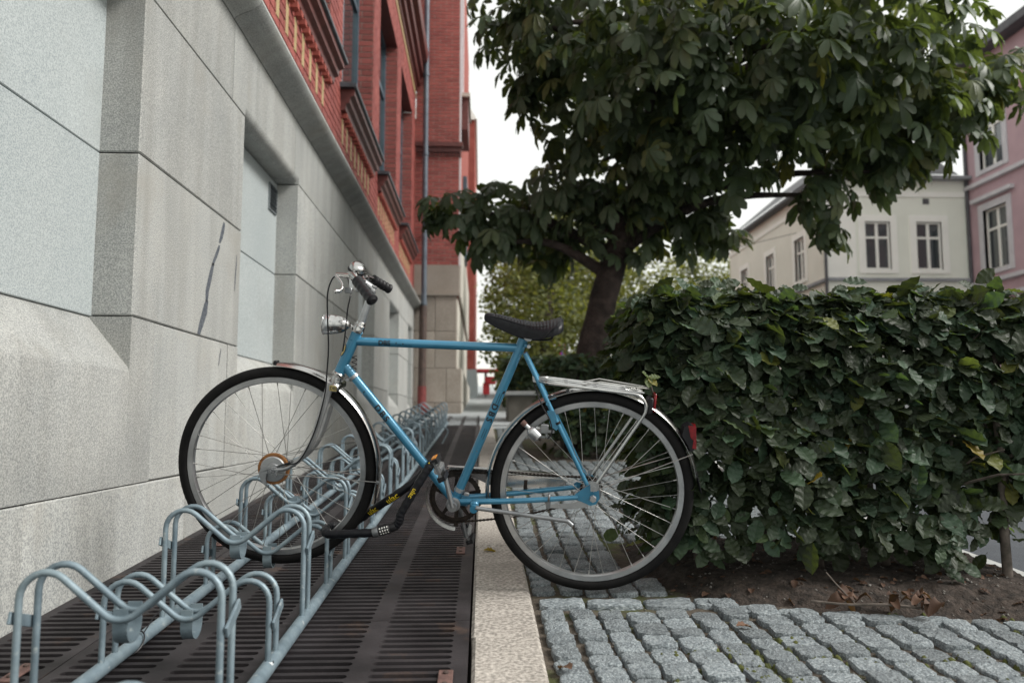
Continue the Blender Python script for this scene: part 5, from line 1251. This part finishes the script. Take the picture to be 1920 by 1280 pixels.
# ---- rear lamp on the mudguard
tl = part('rear_lamp', MB().extrude([B(u, v, -0.026) for u, v in ((-0.240, 0.560), (-0.245, 0.590), (-0.262, 0.600), (-0.276, 0.596), (-0.284, 0.515), (-0.272, 0.510), (-0.262, 0.530))], (0, 0.052, 0)), 'black_rubber', smooth=20)
part('lamp_glass', MB().extrude([B(u, v, -0.0275) for u, v in ((-0.256, 0.595), (-0.282, 0.597), (-0.290, 0.520), (-0.276, 0.522), (-0.278, 0.548), (-0.268, 0.556))], (0, 0.055, 0)), 'red_reflector', tl, 20)
# ---- bottle dynamo
d0, d1 = B(0.226, 0.520, -0.058), B(0.281, 0.566, -0.050); da = (d1 - d0).normalized()
dy = part('dynamo', MB().lathe([(0.010, -0.004), (0.0165, 0.0), (0.0175, 0.004), (0.0175, 0.030), (0.0145, 0.038), (0.0085, 0.043), (0.0075, 0.058)], d0, da, 20), 'alloy')
part('roller', MB().lathe([(0.0085, 0.058), (0.0095, 0.060), (0.0095, 0.073), (0.0075, 0.075)], d0, da, 14), 'rust', dy)
part('dynamo_bracket', MB().cbox(-0.222, -0.196, -0.062, -0.046, 0.536, 0.566, 0.003).box(-0.198, -0.176, -0.060, -0.050, 0.540, 0.548), 'grey_steel', dy, 20)
part('terminal', MB().tube([d0, d0 - da * 0.012], 0.004, 8), 'chain_black', dy)
part('mount_plate', MB().extrude([B(u, v, -0.052) for u, v in ((0.205, 0.610), (0.190, 0.560), (0.170, 0.548), (0.160, 0.560), (0.182, 0.612))], (0, 0.004, 0)), 'paint_blue', dy, 20)
cable([B(0.255, 0.69, -0.022), B(0.222, 0.625, -0.052), B(0.195, 0.585, -0.064), B(0.184, 0.545, -0.066), B(0.196, 0.522, -0.066)], 0.0022, name='dynamo_wire')
part('cable_strap', MB().lathe([(0.0092, -0.004), (0.0092, 0.004)], B(0.167, 0.572, -0.0465), B(0.236, 0.406), 12), 'black_rubber')
# ---- crankset, chain, guard
RC = BBC + YA * 0.047
m = MB(); n = 88; V = []; F = []
for k in range(n):
    a = 2 * math.pi * k / n; ro = 0.0895 if k % 2 else 0.0862
    for (r, w_) in ((0.0715, -0.0012), (ro, -0.0012), (ro, 0.0012), (0.0715, 0.0012)): V.append(RC + Vector((math.cos(a) * r, w_, math.sin(a) * r)))
for k in range(n):
    for i in range(4): F.append((k * 4 + i, ((k + 1) % n) * 4 + i, ((k + 1) % n) * 4 + (i + 1) % 4, k * 4 + (i + 1) % 4))
m.add(V, F)
for k in range(5):
    a = 2 * math.pi * k / 5 + 0.35; e = Vector((math.cos(a), 0, math.sin(a))); t_ = Vector((-e.z, 0, e.x))
    m.extrude([RC + e * 0.012 + t_ * 0.010, RC + e * 0.074 + t_ * 0.005, RC + e * 0.074 - t_ * 0.005, RC + e * 0.012 - t_ * 0.010], (0, 0.004, 0))
m.lathe([(0.02, -0.003), (0.02, 0.006)], RC, YA, 16); ring = part('chainring', m, 'chain_black', smooth=30)
def crank(e, w0, w1):
    a = BBC + YA * w0; b = e + YA * (w1 - e.y); return MB().tube([a, a.lerp(b, 0.12), a.lerp(b, 0.9), b], [0.0125, 0.0105, 0.0085, 0.0105], 12, sx=1.0, sy=0.8).lathe([(0.015, -0.010), (0.016, 0.0), (0.015, 0.010)], a, YA, 14)
c1 = part('crank', crank(B(0.531, 0.416), -0.062, -0.084), 'alloy'); c2 = part('crank', crank(B(0.447, 0.120), 0.062, 0.084), 'grey_steel')
def pedal(c, s, rot):
    E = Matrix.Rotation(rot, 3, 'Y'); T = lambda x, y, z: c + E @ Vector((x, s * y, z))
    p_ = part('pedal', MB().tube([T(0, -0.012, 0), T(0, 0.03, 0), T(0, 0.055, 0), T(0, 0.088, 0)], [0.006, 0.0135, 0.011, 0.0125], 14), 'alloy')
    for sx in (-1, 1):
        m = MB(); m.add([T(sx * xx, yy, zz) for zz in (-0.012, 0.012) for yy in (0.010, 0.090) for xx in (0.022, 0.037)], [(0, 2, 3, 1), (4, 5, 7, 6), (0, 1, 5, 4), (2, 6, 7, 3), (0, 4, 6, 2), (1, 3, 7, 5)]); part('tread', m, 'black_rubber', p_, 20)
        m = MB(); m.add([T(sx * xx, yy, zz) for zz in (-0.007, 0.007) for yy in (0.028, 0.072) for xx in (0.0372, 0.0395)], [(0, 2, 3, 1), (4, 5, 7, 6), (0, 1, 5, 4), (2, 6, 7, 3), (0, 4, 6, 2), (1, 3, 7, 5)]); part('reflector', m, 'orange_reflector', p_, 0)
    for yy in (0.012, 0.088):
        m = MB(); m.add([T(xx, y2, zz) for zz in (-0.004, 0.004) for y2 in (yy - 0.002, yy + 0.002) for xx in (-0.03, 0.03)], [(0, 2, 3, 1), (4, 5, 7, 6), (0, 1, 5, 4), (2, 6, 7, 3), (0, 4, 6, 2), (1, 3, 7, 5)]); part('end_plate', m, 'grey_steel', p_, 0)
pedal(B(0.531, 0.416, -0.096), -1, rad(62)); pedal(B(0.447, 0.120, 0.096), 1, rad(68))
SP = RH + YA * 0.040
m = MB(); n = 36; V = []; F = []
for k in range(n):
    a = 2 * math.pi * k / n; ro = 0.038 if k % 2 else 0.0345
    for (r, w_) in ((0.015, -0.0012), (ro, -0.0012), (ro, 0.0012), (0.015, 0.0012)): V.append(SP + Vector((math.cos(a) * r, w_, math.sin(a) * r)))
for k in range(n):
    for i in range(4): F.append((k * 4 + i, ((k + 1) % n) * 4 + i, ((k + 1) % n) * 4 + (i + 1) % 4, k * 4 + (i + 1) % 4))
part('sprocket', m.add(V, F), 'chain_black', rw, 20)
path = []
RCc = Vector((RC.x, 0.0455, RC.z)); SPc = Vector((SP.x, 0.0405, SP.z))
for k in range(25): a = rad(95 + 172 * k / 24); path.append(RCc + Vector((math.cos(a), 0, math.sin(a))) * 0.0885)
lowa = path[-1]
for k in range(1, 40): t = k / 40; path.append(lowa.lerp(SPc + Vector((0.004, 0, -0.0365)), t) + Vector((0, 0, -0.016 * math.sin(math.pi * t))))
for k in range(9): a = rad(-85 + 178 * k / 8); path.append(SPc + Vector((math.cos(a), 0, math.sin(a))) * 0.0368)
upa = path[-1]
for k in range(1, 40): path.append(upa.lerp(path[0], k / 40))
# resample and bead it like links
tot = [0.0]
for a, b in zip(path, path[1:] + path[:1]): tot.append(tot[-1] + (b - a).length)
nl = int(tot[-1] / 0.00318) // 4 * 4; res = []; j = 0
for k in range(nl):
    d = tot[-1] * k / nl
    while tot[j + 1] < d: j += 1
    a, b = path[j % len(path)], path[(j + 1) % len(path)]; res.append(a.lerp(b, (d - tot[j]) / max(1e-9, tot[j + 1] - tot[j])))
part('chain', MB().tube(res, [0.0044 if k % 4 in (0, 1) else 0.0030 for k in range(nl)], 6, closed=True), 'chain_black', smooth=30)
m = MB(); V = []; F = []; GC = BBC + B(0, -0.002, 0)
n = 40
for k in range(n + 1):
    a = rad(82 + 190 * k / n); ro = 0.105 if k < n * 0.62 else 0.105 + 0.010 * ((k / n - 0.62) / 0.38)
    for (r, w_) in ((0.099, 0.0595), (ro, 0.0595), (ro, 0.040), (ro - 0.0015, 0.040), (ro - 0.0015, 0.0580), (0.099, 0.0580)): V.append(GC + Vector((math.cos(a) * r, w_, math.sin(a) * r)))
for k in range(n):
    for i in range(6): F.append((k * 6 + i, (k + 1) * 6 + i, (k + 1) * 6 + (i + 1) % 6, k * 6 + (i + 1) % 6))
m.add(V, F)
outl = [(0.151, 0.380), (0.525, 0.372), (0.520, 0.352), (0.430, 0.338), (0.380, 0.318), (0.300, 0.316), (0.128, 0.332), (0.122, 0.346)]
m.extrude([B(u, v, 0.0580) for u, v in outl], (0, 0.0015, 0))
m.extrude([B(u, v, 0.036) for u, v in ((0.150, 0.3802), (0.526, 0.3722), (0.526, 0.3740), (0.150, 0.3820))], (0, 0.0235, 0))
part('chain_guard', m, 'chrome', smooth=25)
part('guard_bracket', MB().extrude([B(u, v, 0.050) for u, v in ((0.490, 0.165), (0.476, 0.165), (0.478, 0.262), (0.492, 0.262))], (0, 0.005, 0)).extrude([B(u, v, 0.052) for u, v in ((0.262, 0.345), (0.250, 0.345), (0.250, 0.310), (0.262, 0.310))], (0, 0.005, 0)), 'chain_black', smooth=20)
# ---- side stand
part('side_stand', MB().tube(fillet([B(0.420, 0.268, -0.040), B(0.412, 0.272, -0.066), B(0.110, 0.262, -0.086), B(0.094, 0.250, -0.088)], 0.01, 4), [0.0085] * 5 + [0.0072] * 7, 10), 'grey_steel')
part('stand_bracket', MB().cbox(-0.432, -0.404, -0.058, -0.018, 0.258, 0.290, 0.006).tube([B(0.418, 0.268, -0.072), B(0.418, 0.268, -0.03)], 0.013, 12), 'paint_blue')

# ---- lettering on the tubes
def tube_text(parent, A, C, r, s0, txt, h, m='decal_black', bold=0.02, shear=0.0, fn=part, name='lettering', rot=0.0, space=1.0):
    V, F = text_mesh(txt, h, bold, shear, space); d = (C - A).normalized(); up = Vector((-d.z, 0, d.x)); out = []
    up = (up - d * up.dot(d)).normalized(); nn = d.cross(up); nn = nn if nn.y < 0 else -nn
    for a, b in V:
        p_ = (b - h / 2) / r + rot; out.append(A + d * (s0 + a) + (nn * math.cos(p_) + up * math.sin(p_)) * (r + 0.0006))
    return fn(name, MB().add(out, F), m, parent, 0)
def tube_bar(parent, A, C, r, s0, s1, p0, p1, m='decal_black', name='stripe'):
    d = (C - A).normalized(); up = Vector((-d.z, 0, d.x)); up = (up - d * up.dot(d)).normalized(); nn = d.cross(up); nn = nn if nn.y < 0 else -nn
    V = []; 
    for k in range(5):
        p_ = p0 + (p1 - p0) * k / 4
        for s_ in (s0, s1): V.append(A + d * s_ + (nn * math.cos(p_) + up * math.sin(p_)) * (r + 0.0005))
    return part(name, MB().add(V, [(2 * k, 2 * k + 1, 2 * k + 3, 2 * k + 2) for k in range(4)]), m, parent, 0)
A, C = B(0.856, 0.779), B(0.309, 0.801)
tube_text(top, A, C, 0.0143, 0.080, 'DBS', 0.0155, bold=0.035)
for k, (s0, l, p0, p1) in enumerate(((0.135, 0.006, -0.3, -0.2), (0.138, 0.003, -0.1, 0.25), (0.144, 0.012, -0.45, -0.35), (0.160, 0.004, -0.3, 0.05), (0.166, 0.010, -0.42, -0.34), (0.180, 0.012, -0.40, -0.32))): tube_bar(top, A, C, 0.0143, s0, s0 + l, p0, p1, name='worn_script')
A, C = B(0.884, 0.694), BBC
tube_text(down, A, C, 0.0150, 0.166, 'DBS', 0.0205, bold=0.035, space=1.35)
for (s0, s1, p0, p1) in ((0.105, 0.108, -0.5, 0.2), (0.108, 0.150, -0.62, -0.52), (0.118, 0.160, -0.30, -0.22), (0.155, 0.165, -0.7, -0.6), (0.245, 0.330, -0.85, -0.72)): tube_bar(down, A, C, 0.0150, s0, s1, p0, p1)
A, C = B(0.303, 0.822), BBC
tube_text(seat, A, C, 0.0148, 0.222, 'DBS', 0.0200, bold=0.035, space=1.45)
for (s0, s1, p0, p1) in ((0.178, 0.222, 0.32, 0.42), (0.185, 0.222, -0.15, -0.05), (0.172, 0.182, 0.45, 0.9), (0.312, 0.350, 0.32, 0.42), (0.312, 0.345, -0.15, -0.05)): tube_bar(seat, A, C, 0.0148, s0, s1, p0, p1)

# ================================================================== LOCK (black sleeve, yellow lettering)
lk = link('cable_lock', None); lk.matrix_world = Matrix.Translation(BM4 @ B(0.70, 0.15, -0.05)); LI = lk.matrix_world.inverted() @ BM4
tag(lk, 'black cloth covered combination lock with yellow lettering on the down tube', 'lock')
def lpart(name, mb, m, parent=None, smooth=40):
    mb.v = [tuple(LI @ Vector(v)) for v in mb.v]; return link(name, mb.mesh(name, m, smooth), parent or lk)
S1 = [B(0.576, 0.392, 0.000), B(0.580, 0.386, 0.018), B(0.592, 0.368, 0.012), B(0.625, 0.328, -0.012), B(0.690, 0.272, -0.014), B(0.767, 0.205, 0.034), B(0.820, 0.156, 0.056), B(0.872, 0.126, 0.062), B(0.907, 0.128, 0.046), B(0.918, 0.133, 0.010), B(0.912, 0.135, -0.036), B(0.885, 0.136, -0.056), B(0.815, 0.147, -0.062), B(0.742, 0.158, -0.064)]
def rump(p, r, k): return [r + 0.0009 * math.sin(i * 1.7 + k) for i in range(len(p))]
P = spline(S1, 8); s1 = lpart('sleeve', MB().tube(P, rump(P, 0.0142, 0), 12), 'black_vinyl')
S2 = [B(0.672, 0.186, -0.064), B(0.660, 0.205, -0.064), B(0.656, 0.230, -0.062), B(0.636, 0.273, -0.056), B(0.609, 0.327, -0.046), B(0.588, 0.368, -0.036), B(0.573, 0.393, -0.024), B(0.570, 0.397, 0.0)]
P2 = spline(S2, 8); s2 = lpart('sleeve', MB().tube(P2, rump(P2, 0.0142, 2), 12), 'black_vinyl')
da = (B(0.672, 0.186, -0.064) - B(0.742, 0.158, -0.064)).normalized()
dl = lpart('dial_body', MB().lathe([(0.010, -0.006), (0.0155, -0.004), (0.0160, 0.018), (0.0150, 0.020), (0.0170, 0.021), (0.0170, 0.056), (0.0150, 0.058), (0.0150, 0.076), (0.0115, 0.082)], B(0.742, 0.158, -0.064), da, 20), 'black_rubber')
lpart('end_ferrule', MB().lathe([(0.0160, -0.002), (0.0166, 0.0), (0.0166, 0.016), (0.0160, 0.018)], B(0.742, 0.158, -0.064), da, 20), 'grey_steel')
m = MB(); uu = Vector((-da.z, 0, da.x)); nn_ = -YA
for q in range(4):
    for k in range(3):
        ph_ = (k - 1) * 0.55 + 0.1; c_ = B(0.742, 0.158, -0.064) + da * (0.0265 + q * 0.0085); nrm = nn_ * math.cos(ph_) + uu * math.sin(ph_); t_ = -nn_ * math.sin(ph_) + uu * math.cos(ph_); p_ = c_ + nrm * 0.0175
        m.add([p_ + da * a + t_ * b for a, b in ((-0.0022, -0.0028), (0.0022, -0.0028), (0.0022, 0.0028), (-0.0022, 0.0028))], [(0, 1, 2, 3)])
lpart('dial_digits', m, 'dial_white', dl, 0)
def lock_text(P_, i0, txt, h, rev=False, parent=None, flip=1):
    V, F = text_mesh(txt, h, 0.01); Q = list(reversed(P_)) if rev else P_
    L_ = [0.0]
    for a, b in zip(Q, Q[1:]): L_.append(L_[-1] + (b - a).length)
    out = []
    for a, b in V:
        s_ = i0 + a; k = max(i for i in range(len(L_)) if L_[i] <= s_); k = min(k, len(Q) - 2); d = (Q[k + 1] - Q[k]).normalized(); c_ = Q[k] + d * (s_ - L_[k])
        up = Vector((-d.z, 0, d.x)); up = (up - d * up.dot(d)).normalized(); n2 = d.cross(up); n2 = n2 if n2.y < 0 else -n2; p_ = (b - h / 2) / 0.0155
        out.append(c_ + (n2 * math.cos(p_) + up * math.sin(p_)) * 0.0160)
    lpart('lettering', MB().add(out, F), 'decal_yellow', parent, 0)
LT = sum((b - a).length for a, b in zip(P, P[1:]))
lock_text(P, LT - 0.215, 'ulac', 0.021, rev=True, parent=s1); lock_text(P, LT - 0.318, 'ulac', 0.021, rev=True, parent=s1)
LT2 = sum((b - a).length for a, b in zip(P2, P2[1:]))
lock_text(P2, 0.118, 'ulac'[::1], 0.015, rev=True, parent=s2); lock_text(P2, 0.005, 'uc', 0.020, rev=True, parent=s2)
